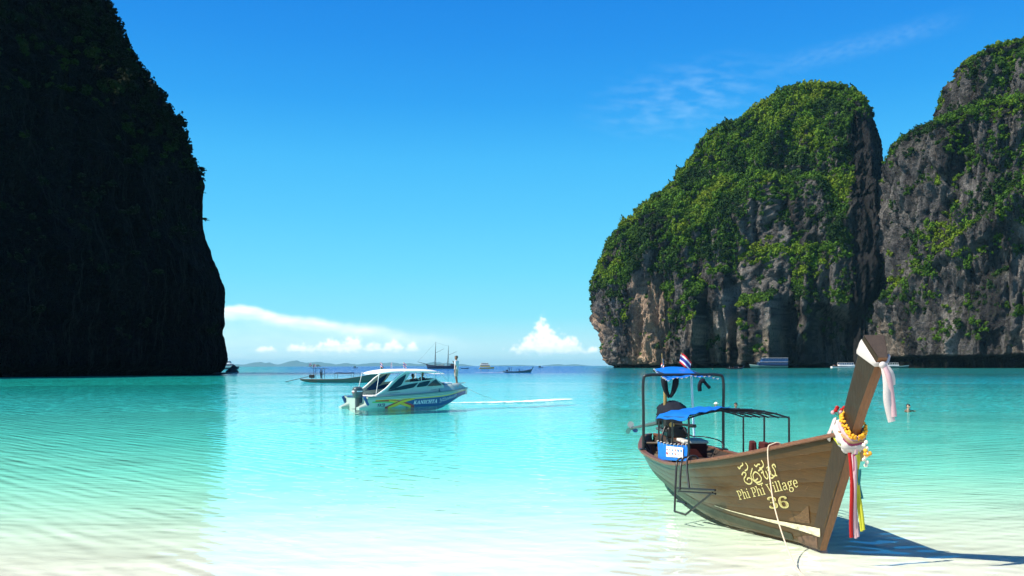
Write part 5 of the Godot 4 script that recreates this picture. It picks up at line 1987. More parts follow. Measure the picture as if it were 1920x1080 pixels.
# a standing or sitting person, feet at the origin, looking along +z
# pose: hip height and place, bend of the knees, where the hands are
func person(label: String, at: Vector3, turn: float, pose: String, skin_m: Material, shirt: Material, shorts: Material, cell := 0.022, group := "") -> Node3D:
	var o := thing("person", label, "person", at, turn, group)
	var hip := Vector3(0, 0.92, 0)
	var knees := [Vector3(-0.10, 0.49, 0.03), Vector3(0.11, 0.49, 0.01)]
	var feet := [Vector3(-0.11, 0.06, 0.0), Vector3(0.13, 0.06, -0.04)]
	var chest := Vector3(0, 1.34, -0.01)
	var hands := [Vector3(-0.26, 0.82, 0.04), Vector3(0.26, 0.82, 0.02)]
	var elbows := [Vector3(-0.25, 1.10, -0.04), Vector3(0.25, 1.10, -0.04)]
	if pose == "hand_at_chin":
		hands[0] = Vector3(-0.07, 1.36, 0.20)
		elbows[0] = Vector3(-0.24, 1.13, 0.12)
	elif pose == "steering":
		hands = [Vector3(-0.20, 1.02, 0.32), Vector3(0.22, 1.0, 0.30)]
		elbows = [Vector3(-0.26, 1.08, 0.06), Vector3(0.26, 1.08, 0.05)]
	elif pose == "sitting":
		hip = Vector3(0, 0.47, 0)
		chest = Vector3(0, 0.88, -0.03)
		knees = [Vector3(-0.12, 0.48, 0.42), Vector3(0.12, 0.48, 0.42)]
		feet = [Vector3(-0.12, 0.06, 0.40), Vector3(0.12, 0.06, 0.42)]
		hands = [Vector3(-0.14, 0.55, 0.32), Vector3(0.14, 0.55, 0.34)]
		elbows = [Vector3(-0.26, 0.68, 0.05), Vector3(0.26, 0.68, 0.05)]
	var neck := chest + Vector3(0, 0.14, 0.0)
	var head := chest + Vector3(0, 0.31, 0.025)
	var sh := [chest + Vector3(-0.175, 0.07, 0), chest + Vector3(0.175, 0.07, 0)]
	var b := []
	var hips := [hip + Vector3(-0.085, -0.02, 0), hip + Vector3(0.085, -0.02, 0)]
	b.append([hip + Vector3(-0.05, 0.03, 0), hip + Vector3(0.05, 0.03, 0), 0.115, 0.115])
	b.append([hip + Vector3(0, 0.05, 0), chest, 0.105, 0.125])
	b.append([chest + Vector3(-0.08, 0.02, 0), chest + Vector3(0.08, 0.02, 0), 0.115, 0.115])
	b.append([sh[0], sh[1], 0.06, 0.06])
	b.append([chest + Vector3(0, 0.08, -0.005), head, 0.058, 0.055])
	b.append([head + Vector3(0, 0.03, -0.018), head + Vector3(0, -0.005, 0.0), 0.092, 0.082])
	b.append([head + Vector3(0, -0.06, 0.035), head + Vector3(0, -0.075, 0.05), 0.05, 0.035])          # jaw
	b.append([head + Vector3(0, 0.0, 0.085), head + Vector3(0, -0.022, 0.102), 0.014, 0.017])          # nose
	for s in [-1.0, 1.0]:
		b.append([head + Vector3(0.083 * s, -0.005, -0.01), head + Vector3(0.086 * s, -0.03, -0.008), 0.018, 0.014])   # ears
	for k in 2:
		b.append([hips[k], knees[k], 0.085, 0.056])
		b.append([knees[k], feet[k] + Vector3(0, 0.03, -0.02), 0.055, 0.036])
		b.append([feet[k] + Vector3(0, -0.02, -0.04), feet[k] + Vector3(0, -0.028, 0.15), 0.04, 0.03])
		b.append([sh[k], elbows[k], 0.052, 0.040])
		b.append([elbows[k], hands[k], 0.040, 0.028])
		var d: Vector3 = (hands[k] - elbows[k]).normalized()
		b.append([hands[k], hands[k] + d * 0.07, 0.032, 0.030])
		var side := d.cross(Vector3(0, 0, 1)).normalized()
		if side.length() < 0.5:
			side = Vector3.RIGHT
		for q in 4:
			var base: Vector3 = hands[k] + d * 0.075 + side * (q - 1.5) * 0.019
			var len: float = [0.06, 0.075, 0.07, 0.055][q]
			b.append([base, base + d * len + Vector3(0, -0.01, 0.012), 0.0095, 0.008])
		b.append([hands[k] + side * 0.025, hands[k] + side * 0.055 + d * 0.05, 0.012, 0.009])
	put(body_mesh(b, cell), "body", skin_m, o)
	# clothes and hair, a little wider than the body
	var c := [[hip + Vector3(0, 0.02, 0), chest, 0.128, 0.142], [chest + Vector3(-0.08, 0.02, 0), chest + Vector3(0.08, 0.02, 0), 0.128, 0.128], [hip + Vector3(-0.05, 0.02, 0), hip + Vector3(0.05, 0.02, 0), 0.128, 0.128], [sh[0], sh[1], 0.073, 0.073]]
	for k in 2:
		c.append([sh[k], sh[k].lerp(elbows[k], 0.62), 0.066, 0.072])
	put(body_mesh(c, cell), "shirt", shirt, o)
	var l := [[hip + Vector3(-0.05, 0.0, 0), hip + Vector3(0.05, 0.0, 0), 0.122, 0.122]]
	for k in 2:
		l.append([hips[k], hips[k].lerp(knees[k], 0.92), 0.102, 0.085])
	put(body_mesh(l, cell), "shorts", shorts, o)
	put(body_mesh([[head + Vector3(0, 0.055, -0.035), head + Vector3(0, 0.062, 0.02), 0.088, 0.072], [head + Vector3(0, 0.02, -0.055), head + Vector3(0, -0.04, -0.05), 0.072, 0.05]], cell), "hair", M.hair, o)
	if cell < 0.03:
		for s in [-1.0, 1.0]:
			var st := st_new()
			ball(st, head + Vector3(0.032 * s, 0.012, 0.079), Vector3(0.024, 0.014, 0.014), 8)
			part(st, "eye", M.hair, o)
		var st := st_new()
		ball(st, head + Vector3(0, -0.055, 0.085), Vector3(0.045, 0.012, 0.016), 8)
		part(st, "mouth", M.shirt_red, o)
	return o

func swimmer(label: String, at: Vector3, turn: float, top: Material, skin_m: Material, hat := false) -> void:
	var o := thing("swimmer", label, "swimmer", at, turn, "swimmers in the bay")
	var h := Vector3(0, 0.13, 0)
	var b := [[h + Vector3(0, 0.03, -0.018), h + Vector3(0, -0.01, 0), 0.092, 0.084], [h + Vector3(0, -0.06, 0.035), h + Vector3(0, -0.075, 0.05), 0.05, 0.035], [h + Vector3(0, 0, 0.085), h + Vector3(0, -0.022, 0.102), 0.014, 0.017], [h, Vector3(0, -0.1, -0.03), 0.056, 0.06],
		[Vector3(-0.19, -0.12, -0.03), Vector3(0.19, -0.12, -0.03), 0.085, 0.085], [Vector3(-0.2, -0.12, -0.03), Vector3(-0.34, -0.16, 0.2), 0.05, 0.035], [Vector3(0.2, -0.12, -0.03), Vector3(0.36, -0.14, 0.18), 0.05, 0.035]]
	for s in [-1.0, 1.0]:
		b.append([h + Vector3(0.083 * s, -0.005, -0.01), h + Vector3(0.086 * s, -0.03, -0.008), 0.018, 0.014])
	put(body_mesh(b, 0.02), "body", skin_m, o)
	if hat:
		var st := st_new()
		ball(st, h + Vector3(0, 0.07, -0.01), Vector3(0.2, 0.16, 0.21), 14)
		tube(st, [h + Vector3(0, 0.055, 0.0), h + Vector3(0, 0.065, 0.0)], 0.17, 18)
		part(st, "hat", top, o)
	else:
		put(body_mesh([[h + Vector3(0, 0.055, -0.035), h + Vector3(0, 0.062, 0.02), 0.09, 0.074], [h + Vector3(0, 0.02, -0.055), h + Vector3(0, -0.05, -0.05), 0.074, 0.055]], 0.02), "hair", top, o)

# ---------------------------------------------------------------- the speedboat
# Its own axes: z from the stern (0) to the bow (8.2), x to its left (positive) and right, y up. The side seen from the beach is x < 0.
const SPEED_BEAM := [[0.0, 1.26], [1.0, 1.30], [3.0, 1.32], [4.5, 1.28], [5.5, 1.14], [6.4, 0.88], [7.2, 0.55], [7.8, 0.26], [8.2, 0.04]]
const SPEED_SHEER := [[0.0, 0.66], [2.0, 0.71], [4.0, 0.79], [6.0, 0.89], [8.2, 1.02]]

func speed_side(t: float, z: float, side: float, out := 0.0) -> Vector3:     # t 0 at the chine, 1 at the rail
	var b := curve(SPEED_BEAM, z)
	var hb := curve(SPEED_SHEER, z)
	var rise := step(4.2, 8.2, z)
	var cb := b * lerpf(0.93, 0.45, rise * rise)
	var ch := lerpf(-0.02, 0.62, rise * rise)
	var x := lerpf(cb, b, pow(t, 0.9)) + out
	return Vector3(side * x, lerpf(ch, hb, t), z)

func speed_patch(table: Array, side: float, out: float, n := 28) -> SurfaceTool:   # rows [z, low t, high t]
	var st := st_new()
	var lows := table.map(func(r): return [r[0], r[1]])
	var highs := table.map(func(r): return [r[0], r[2]])
	var rows := []
	for i in n + 1:
		var z := lerpf(table[0][0], table[table.size() - 1][0], float(i) / n)
		var r := PackedVector3Array()
		for k in 5:
			r.append(speed_side(lerpf(curve(lows, z), curve(highs, z), k / 4.0), z, side, out))
		rows.append(r)
	loft(st, rows)
	return st

# a flat pane or plate set in the cabin side: polygon of [z, y], sloping inwards with height
func cabin_x(z: float, y: float) -> float:
	return minf(curve(SPEED_BEAM, z) - 0.10, 1.2) - 0.16 * maxf(y - 0.8, 0.0)

func plate(st: SurfaceTool, poly: Array, side: float, out: float, thick: float) -> void:
	var p2 := PackedVector2Array()
	for q in poly:
		p2.append(Vector2(q[0], q[1]))
	var idx := Geometry2D.triangulate_polygon(p2)
	st.set_smooth_group(-1)
	for i in range(0, idx.size(), 3):
		for o in [out, out - thick]:
			var v := []
			for j in 3:
				var q := p2[idx[i + j]]
				v.append(Vector3(side * (cabin_x(q.x, q.y) + o), q.y, q.x))
			tri(st, v[0], v[1], v[2])
	for i in p2.size():
		var a := p2[i]
		var b := p2[(i + 1) % p2.size()]
		var xa := cabin_x(a.x, a.y)
		var xb := cabin_x(b.x, b.y)
		quad(st, Vector3(side * (xa + out), a.y, a.x), Vector3(side * (xb + out), b.y, b.x), Vector3(side * (xb + out - thick), b.y, b.x), Vector3(side * (xa + out - thick), a.y, a.x))

func round_poly(poly: Array, steps := 5) -> Array:       # a closed outline made soft
	var out := []
	var n := poly.size()
	for i in n:
		var p := []
		for k in [-1, 0, 1, 2]:
			p.append(Vector2(poly[(i + k + n) % n][0], poly[(i + k + n) % n][1]))
		for k in steps:
			var t := float(k) / steps
			var lin_: Vector2 = p[1].lerp(p[2], t)
			var cub: Vector2 = p[1].cubic_interpolate(p[2], p[0], p[3], t)
			var q := lin_.lerp(cub, 0.45)
			out.append([q.x, q.y])
	return out

func build_speedboat() -> void:
	var at := Vector3(-8.97, 0, -50.97)
	var turn := PI - 0.838                                # bow away from the beach and to the right
	var o := thing("speedboat", "pale speedboat with hard white top, blue band and colourful stripes, anchored off the beach", "boat", at, turn)
	var place := Transform3D(Basis(Vector3.UP, turn), at)
	# hull: bottom, sides, deck, transom
	var st := st_new()
	for side in [-1.0, 1.0]:
		var rows := []
		for i in 31:
			var z := 8.2 * i / 30.0
			var r := PackedVector3Array()
			var keel := Vector3(0, lerpf(-0.34, 0.66, step(4.6, 8.2, z) ** 2.0), z)
			var c := speed_side(0.0, z, side)
			r.append(keel)
			r.append(keel.lerp(c, 0.5) - Vector3(0, 0.02, 0))
			for k in 7:
				r.append(speed_side(k / 6.0, z, side))
			rows.append(r)
		loft(st, rows)
	part(st, "hull", M.gelcoat, o)
	st = st_new()
	var ring := PackedVector3Array()
	for q in [[-1.26, 0.66], [-1.17, -0.02], [0, -0.34], [1.17, -0.02], [1.26, 0.66]]:
		ring.append(Vector3(q[0], q[1], 0.0))
	cap(st, ring)
	part(st, "transom", M.gelcoat, o)
	for side in [-1.0, 1.0]:
		part(speed_patch([[0.0, 0.80, 0.84], [8.1, 0.80, 0.85]], side, 0.006), "grey_stripe", M.grey_stripe, o)
		part(speed_patch([[0.0, 0.90, 0.95], [8.15, 0.90, 0.95]], side, 0.006), "grey_stripe", M.grey_stripe, o)
		part(speed_patch([[2.6, 0.03, 0.62], [4.0, 0.03, 0.64], [8.0, 0.05, 0.66]], side, 0.006, 40), "blue_panel", M.boat_blue, o)
		part(speed_patch([[0.5, 0.66, 0.73], [2.4, 0.66, 0.72], [8.0, 0.67, 0.74]], side, 0.007, 40), "yellow_stripe", M.boat_yellow, o)
		part(speed_patch([[0.3, 0.50, 0.60], [1.3, 0.46, 0.68], [2.0, 0.30, 0.62], [2.35, 0.22, 0.46]], side, 0.008), "green_swoosh", M.boat_green, o)
		part(speed_patch([[0.5, 0.60, 0.66], [1.5, 0.54, 0.68], [2.1, 0.32, 0.60], [2.7, 0.06, 0.38], [3.2, 0.0, 0.16]], side, 0.010), "red_swoosh", M.boat_red, o)
		part(speed_patch([[1.4, 0.57, 0.66], [2.1, 0.34, 0.54], [2.6, 0.10, 0.30], [2.95, 0.0, 0.14]], side, 0.014), "yellow_swoosh", M.boat_yellow, o)
		part(speed_patch([[1.15, 0.0, 0.12], [1.7, 0.06, 0.38], [2.3, 0.34, 0.62], [2.9, 0.58, 0.70]], side, 0.018), "red_swoosh", M.boat_red, o)
		part(speed_patch([[1.35, 0.0, 0.10], [1.85, 0.12, 0.36], [2.4, 0.40, 0.60], [3.2, 0.62, 0.70]], side, 0.022), "yellow_swoosh", M.boat_yellow, o)
		st = st_new()
		var path := []
		for i in 25:
			path.append(speed_side(1.0, 8.2 * i / 24.0, side, 0.015))
		tube(st, path, 0.035, 7)
		part(st, "rub_rail", M.grey_stripe, o)
	# lettering on the right-hand side of the boat and its number
	var put_text := func(what: String, font: String, weight: int, z0: float, z1: float, t0: float, t1: float, m: Material, slant: float) -> void:
		var s2 := letters(what, font, weight, func(x: float, y: float) -> Vector3:
			return speed_side(lerpf(t0, t1, y), lerpf(z0, z1, x) + slant * y, -1.0, 0.016))
		part(s2, "lettering", m, o)
	put_text.call("KANICHTA", "Droid Serif", 700, 3.12, 4.92, 0.24, 0.50, M.white_paint, 0.06)
	put_text.call("93", "Droid Serif", 700, 0.62, 1.12, 0.14, 0.40, M.boat_navy, 0.05)
	for k in 9:                                           # a line of light script further forward
		st = st_new()
		var z := 5.25 + 0.2 * k
		var rows := []
		for i in 13:
			var a := TAU * i / 12.0
			var c := Vector2(cos(a), sin(a)) * (1.0 - 0.3 * sin(a * 2.0 + k))
			rows.append(PackedVector3Array([speed_side(0.42 + 0.09 * c.y, z + 0.075 * c.x, -1.0, 0.016), speed_side(0.42 + 0.06 * c.y, z + 0.05 * c.x, -1.0, 0.016)]))
		loft(st, rows)
		if k % 3 == 1:
			loft(st, [PackedVector3Array([speed_side(0.5, z + 0.04, -1.0, 0.016), speed_side(0.5, z + 0.065, -1.0, 0.016)]), PackedVector3Array([speed_side(0.62, z + 0.07, -1.0, 0.016), speed_side(0.62, z + 0.095, -1.0, 0.016)])])
		part(st, "letter", M.white_paint, o)
	# deck and cockpit floor
	st = st_new()
	var rows := []
	for i in 17:
		var z := lerpf(5.2, 8.18, i / 16.0)
		var r := PackedVector3Array()
		var b := curve(SPEED_BEAM, z)
		var h := curve(SPEED_SHEER, z)
		var crown := 0.34 * step(8.15, 7.2, z) + 0.02
		for k in 13:
			var u := -1.0 + 2.0 * k / 12.0
			r.append(Vector3(u * b, h + 0.015 + crown * step(1.0, 0.72, absf(u)), z))
		rows.append(r)
	loft(st, rows)
	part(st, "foredeck", M.gelcoat, o)
	st = st_new()
	box(st, Vector3(0, 0.22, 2.7), Vector3(2.3, 0.05, 5.2), 0.01)
	part(st, "cockpit_floor", M.gelcoat_shade, o)
	for side in [-1.0, 1.0]:
		st = st_new()
		rows = []
		for i in 15:
			var z := 5.4 * i / 14.0
			var p := speed_side(1.0, z, side)
			rows.append(PackedVector3Array([p, p + Vector3(0, 0.03, 0), Vector3(p.x - side * 0.2, p.y + 0.03, z), Vector3(p.x - side * 0.2, 0.24, z)]))
		loft(st, rows, false, -1)
		part(st, "side_deck", M.gelcoat, o)
	# cabin sides with their raking struts
	var outline := [[0.62, 0.70], [1.38, 1.12], [2.05, 1.68], [2.75, 2.08], [3.15, 2.08], [2.86, 1.72], [2.62, 1.46], [3.5, 1.50], [4.55, 1.60], [4.98, 1.68], [5.24, 1.48], [5.62, 1.22], [5.7, 0.86], [4.0, 0.79], [2.0, 0.71]]
	var windows := [[[1.42, 1.04], [2.2, 1.64], [2.78, 1.93], [2.62, 1.62], [2.36, 1.31], [1.95, 1.14]], [[1.30, 0.96], [2.5, 1.27], [3.56, 1.42], [3.42, 1.28], [3.2, 1.14], [2.3, 1.02]], [[3.46, 1.16], [3.7, 1.41], [4.5, 1.53], [4.36, 1.36], [4.16, 1.22]], [[4.28, 1.21], [4.62, 1.42], [4.96, 1.60], [5.18, 1.43], [5.46, 1.24], [4.9, 1.22]]]
	for side in [-1.0, 1.0]:
		st = st_new()
		plate(st, outline, side, 0.0, 0.06)
		var cs := part(st, "cabin_side", M.gelcoat, o)
		for k in windows.size():
			st = st_new()
			plate(st, round_poly(windows[k]), side, 0.012, 0.1)
			var w := part(st, "window", M.dark_glass if side < 0 else M.blue_glass, cs)
		st = st_new()
		var path := []
		for q in [[0.55, 0.72], [0.92, 0.92], [1.36, 1.18], [2.05, 1.74], [2.7, 2.09]]:
			path.append(Vector3(side * (cabin_x(q[0], q[1]) + 0.01), q[1], q[0]))
		tube(st, smooth_path(path, 4), 0.055, 8)
		part(st, "strut", M.white_paint, o)
		st = st_new()                                     # fine lettering band: just its grey line
		plate(st, [[1.5, 0.84], [5.0, 0.98], [5.0, 1.01], [1.5, 0.87]], side, 0.008, 0.01)
		part(st, "grey_line", M.grey_stripe, o)
	# windscreen
	st = st_new()
	rows = []
	for i in 9:
		var u := -1.0 + 2.0 * i / 8.0
		rows.append(PackedVector3Array([Vector3(u * 0.98, 1.26, 5.66 + 0.35 * (1.0 - u * u)), Vector3(u * 0.9, 1.66, 5.02 + 0.28 * (1.0 - u * u))]))
	loft(st, rows)
	part(st, "windscreen", M.dark_glass, o)
	# hard top
	st = st_new()
	rows = []
	var under := []
	for i in 21:
		var t := i / 20.0
		var z := lerpf(0.75, 5.55, t)
		var end := pow(clampf(1.0 - absf(t * 2.0 - 1.0) ** 6.0, 0.0, 1.0), 0.5)
		var half := 1.04 * lerpf(0.25, 1.0, end)
		var r := PackedVector3Array()
		for k in 15:
			var u := -1.0 + 2.0 * k / 14.0
			r.append(Vector3(u * half, 2.06 + 0.14 * end * (1.0 - u * u) + 0.05 * sin(PI * t) - 0.06 * step(0.25, 0.0, t), z))
		rows.append(r)
		var r2 := PackedVector3Array()
		for k in 15:
			r2.append(r[14 - k] * Vector3(0.98, 1, 1) - Vector3(0, 0.07, 0))
		under.append(r2)
	var shell := []
	for i in rows.size():
		var r: PackedVector3Array = rows[i].duplicate()
		r.append_array(under[i])
		shell.append(r)
	loft(st, shell, true)
	cap(st, shell[0])
	cap(st, shell[20], true)
	part(st, "hard_top", M.white_paint, o)
	for q in [[1.0, 0.9], [3.9, 0.98], [4.9, 0.95], [5.35, 0.8]]:
		for side in [-1.0, 1.0]:
			st = st_new()
			var foot_y := 0.75 if q[0] < 2.0 else 1.52
			bar(st, Vector3(side * 1.0, foot_y, q[0] + (0.5 if q[0] > 5.0 else 0.0) - (0.3 if q[0] < 2.0 else 0.0)), Vector3(side * q[1], 2.06, q[0]), 0.02, 6)
			part(st, "top_post", M.white_paint, o)
	st = st_new()
	tube(st, smooth_path([Vector3(-0.85, 2.05, 5.3), Vector3(-0.7, 1.95, 5.85), Vector3(0, 1.93, 6.05), Vector3(0.7, 1.95, 5.85), Vector3(0.85, 2.05, 5.3)], 5), 0.022, 6)
	part(st, "front_rail", M.white_paint, o)
	# seats
	for q in [[Vector3(0, 0.5, 0.75), Vector3(1.9, 0.45, 0.5)], [Vector3(-0.85, 0.5, 2.4), Vector3(0.45, 0.42, 2.4)], [Vector3(0.85, 0.5, 2.4), Vector3(0.45, 0.42, 2.4)], [Vector3(-0.5, 0.62, 4.2), Vector3(0.6, 0.7, 0.5)], [Vector3(0.5, 0.62, 4.2), Vector3(0.6, 0.7, 0.5)]]:
		st = st_new()
		box(st, q[0], q[1], 0.06)
		part(st, "seat", M.seat_vinyl, o)
	st = st_new()
	box(st, Vector3(0, 0.66, 0.18), Vector3(1.9, 0.06, 0.5), 0.02)
	part(st, "aft_pad", M.boat_blue, o)
	# stern wings that frame the outboard
	for side in [-1.0, 1.0]:
		st = st_new()
		rows = []
		for i in 9:
			var t := i / 8.0
			var w := 0.20 * sin(PI * lerpf(0.25, 1.0, t))
			var r := PackedVector3Array()
			for k in 10:
				var a := TAU * k / 10.0
				r.append(Vector3(side * 0.95 + signf(cos(a)) * absf(cos(a)) ** 0.6 * (0.24 - 0.08 * t), 0.10 + signf(sin(a)) * absf(sin(a)) ** 0.6 * (0.2 - 0.12 * t) - 0.08 * t, 0.02 - 0.5 * t))
			rows.append(r)
		loft(st, rows, true)
		cap(st, rows[8])
		part(st, "stern_pod", M.gelcoat, o)
		st = st_new()
		box(st, Vector3(side * 1.16, 0.42, -0.04), Vector3(0.14, 0.55, 0.16), 0.04, Basis(Vector3.RIGHT, -0.5))
		part(st, "fender", M.boat_blue, o)
	# outboard motor: cowl, leg, bracket
	st = st_new()
	rows = []
	for q in [[0.62, 0.17, 0.20], [0.70, 0.21, 0.27], [0.90, 0.22, 0.30], [1.10, 0.205, 0.29], [1.20, 0.17, 0.24], [1.24, 0.09, 0.14]]:
		var r := PackedVector3Array()
		for k in 16:
			var a := TAU * k / 16.0
			r.append(Vector3(signf(cos(a)) * absf(cos(a)) ** 0.6 * q[1], q[0], -0.36 + signf(sin(a)) * absf(sin(a)) ** 0.6 * q[2]))
		rows.append(r)
	loft(st, rows, true)
	cap(st, rows[5])
	var cowl := part(st, "outboard_cowl", M.outboard_grey, o)
	cowl.position = Vector3(-0.5, 0, 0.16)
	st = st_new()
	for s in [-1.0, 1.0]:
		box(st, Vector3(s * 0.222, 0.98, -0.36), Vector3(0.012, 0.06, 0.36), 0.003)
	box(st, Vector3(0, 0.98, -0.665), Vector3(0.26, 0.07, 0.012), 0.003)
	part(st, "decal", M.flag_white, cowl)
	st = st_new()
	box(st, Vector3(0, 0.9, -0.662), Vector3(0.22, 0.025, 0.012), 0.003)
	part(st, "decal", M.boat_red, cowl)
	st = st_new()
	box(st, Vector3(0, 0.22, -0.38), Vector3(0.15, 0.9, 0.28), 0.05)
	box(st, Vector3(0, -0.02, -0.42), Vector3(0.32, 0.04, 0.5), 0.015)
	part(st, "outboard_leg", M.outboard_grey, o).position = Vector3(-0.5, 0, 0.16)
	st = st_new()
	box(st, Vector3(0, 0.5, -0.08), Vector3(0.3, 0.4, 0.2), 0.03)
	part(st, "outboard_bracket", M.dark_hull, o).position = Vector3(-0.5, 0, 0.06)
	# bow rail and anchor line
	st = st_new()
	tube(st, smooth_path([Vector3(-0.62, 1.0, 6.9), Vector3(-0.5, 1.28, 7.2), Vector3(-0.24, 1.34, 7.85), Vector3(0, 1.35, 8.08), Vector3(0.24, 1.34, 7.85), Vector3(0.5, 1.28, 7.2), Vector3(0.62, 1.0, 6.9)], 4), 0.016, 6)
	part(st, "bow_rail", M.steel, o)
	st = st_new()
	tube(st, smooth_path([Vector3(0, 1.02, 8.15), Vector3(-0.4, 0.6, 8.9), Vector3(-1.0, 0.2, 9.9), Vector3(-1.6, -0.1, 11.0)], 5), 0.008, 6)
	var line := part(st, "anchor_line", M.rope)
	line.transform = place
	tag(line, "thin anchor line running from the speedboat's bow into the water", "rope")
	# things and people aboard
	st = st_new()
	box(st, Vector3.ZERO, Vector3(0.7, 0.14, 0.75), 0.05)
	var pad := part(st, "sun_pad", M.flag_white)
	pad.transform = place * Transform3D(Basis(Vector3.UP, 0.2), Vector3(-0.1, 1.335, 6.3))
	tag(pad, "white cushion lying on the speedboat's foredeck", "cushion")
	for k in 3:
		var t := thing("flag", ["striped flag on the speedboat's roof, nearest the stern", "middle one of three striped flags on the speedboat's roof", "striped flag on the speedboat's roof, nearest the bow"][k], "flag", place * Vector3(0.1 - 0.1 * k, 2.22, [1.75, 2.5, 3.25][k]), turn, "striped flags on the speedboat's roof")
		st = st_new()
		bar(st, Vector3.ZERO, Vector3(-0.05, 0.42, -0.06), 0.012, 6)
		part(st, "staff", M.white_paint, t)
		flag_thai(t, Vector3(-0.05, 0.42, -0.06), Vector3(-0.10, -0.10, [0.12, -0.16, 0.16][k]), Vector3(0, -0.22, -0.02), k * 1.4)
	person("standing person in a pale shirt and light shorts at the very bow of the speedboat", place * Vector3(0.0, 1.275, 7.35), PI * 1.5 - 0.3, "hand_at_chin", M.skin, M.shirt_white, M.shorts_pale, 0.02)
	person("seated person in dark clothes under the speedboat's roof, nearer the stern", place * Vector3(-0.45, 0.62, 3.7), turn, "sitting", M.skin, M.shirt_dark, M.shorts_dark, 0.026, "people seated in the speedboat")
	person("seated person in dark clothes at the speedboat's helm, nearer the bow", place * Vector3(-0.5, 0.72, 4.35), turn, "sitting", M.skin, M.shirt_dark, M.shorts_dark, 0.026, "people seated in the speedboat")

# ---------------------------------------------------------------- boats further out
func small_longtail(label: String, at: Vector3, turn: float, size: float, wood: Material, cloth: Material) -> Node3D:
	var o := thing("longtail_boat", label, "boat", at, turn, "longtail boats further out in the bay")
	longtail_hull(o, wood, M.rail_wood, M.inner_wood, false)
	prow(o, wood, wood, M.end_wood)
	var st := st_new()
	box(st, Vector3(0, 0.12, -0.4), Vector3(1.5, 0.04, 9.0), 0.01)
	part(st, "floor", M.floor_wood, o)
	# stern frame and tarp
	for q in [[-2.6, 2.25], [-4.1, 2.35]]:
		for s in [-0.8, 0.8]:
			st = st_new()
			bar(st, Vector3(s * (1.0 if q[0] > -3 else 0.8), 0.42, q[0]), Vector3(s * 0.8, q[1], q[0]), 0.035, 6)
			part(st, "canopy_post", M.black_pipe, o)
	st = st_new()
	box(st, Vector3(0, 2.3, -3.2), Vector3(1.9, 0.04, 2.6), 0.01, Basis(Vector3.RIGHT, 0.06))
	part(st, "upper_tarp", cloth, o)
	for z in [-0.4, 2.4]:
		for s in [-0.9, 0.9]:
			st = st_new()
			bar(st, Vector3(s, curve(SHEER, z), z), Vector3(s, 1.42, z), 0.03, 6)
			part(st, "canopy_post", M.black_pipe, o)
	st = st_new()
	var rows := []
	for i in 5:
		var r := PackedVector3Array()
		for k in 7:
			var u := -1.0 + 2.0 * k / 6.0
			r.append(Vector3(u * 0.95, 1.42 + 0.16 * (1.0 - u * u) + 0.03 * sin(i * 2.0), lerpf(-0.5, 2.5, i / 4.0)))
		rows.append(r)
	loft(st, rows)
	part(st, "canopy_tarp", cloth, o)
	st = st_new()
	box(st, Vector3(0, 0.95, -4.6), Vector3(0.45, 0.55, 0.9), 0.06)
	tube(st, [Vector3(0, 0.4, -4.6), Vector3(0, 0.8, -4.6)], 0.07, 8)
	part(st, "engine_block", M.engine_black, o)
	st = st_new()
	tube(st, [Vector3(0, 0.95, -5.0), Vector3(0, 0.45, -7.2), Vector3(0, 0.0, -9.2)], 0.05, 7)
	part(st, "propeller_shaft", M.engine_black, o)
	for k in 3:
		st = st_new()
		box(st, Vector3(0, 0.45 - 0.02 * k, 0.2 + 1.0 * k), Vector3(1.5, 0.05, 0.3), 0.01)
		part(st, "thwart", M.floor_wood, o)
	if size != 1.0:
		for c in o.get_children():
			c.scale = Vector3.ONE * size
	return o

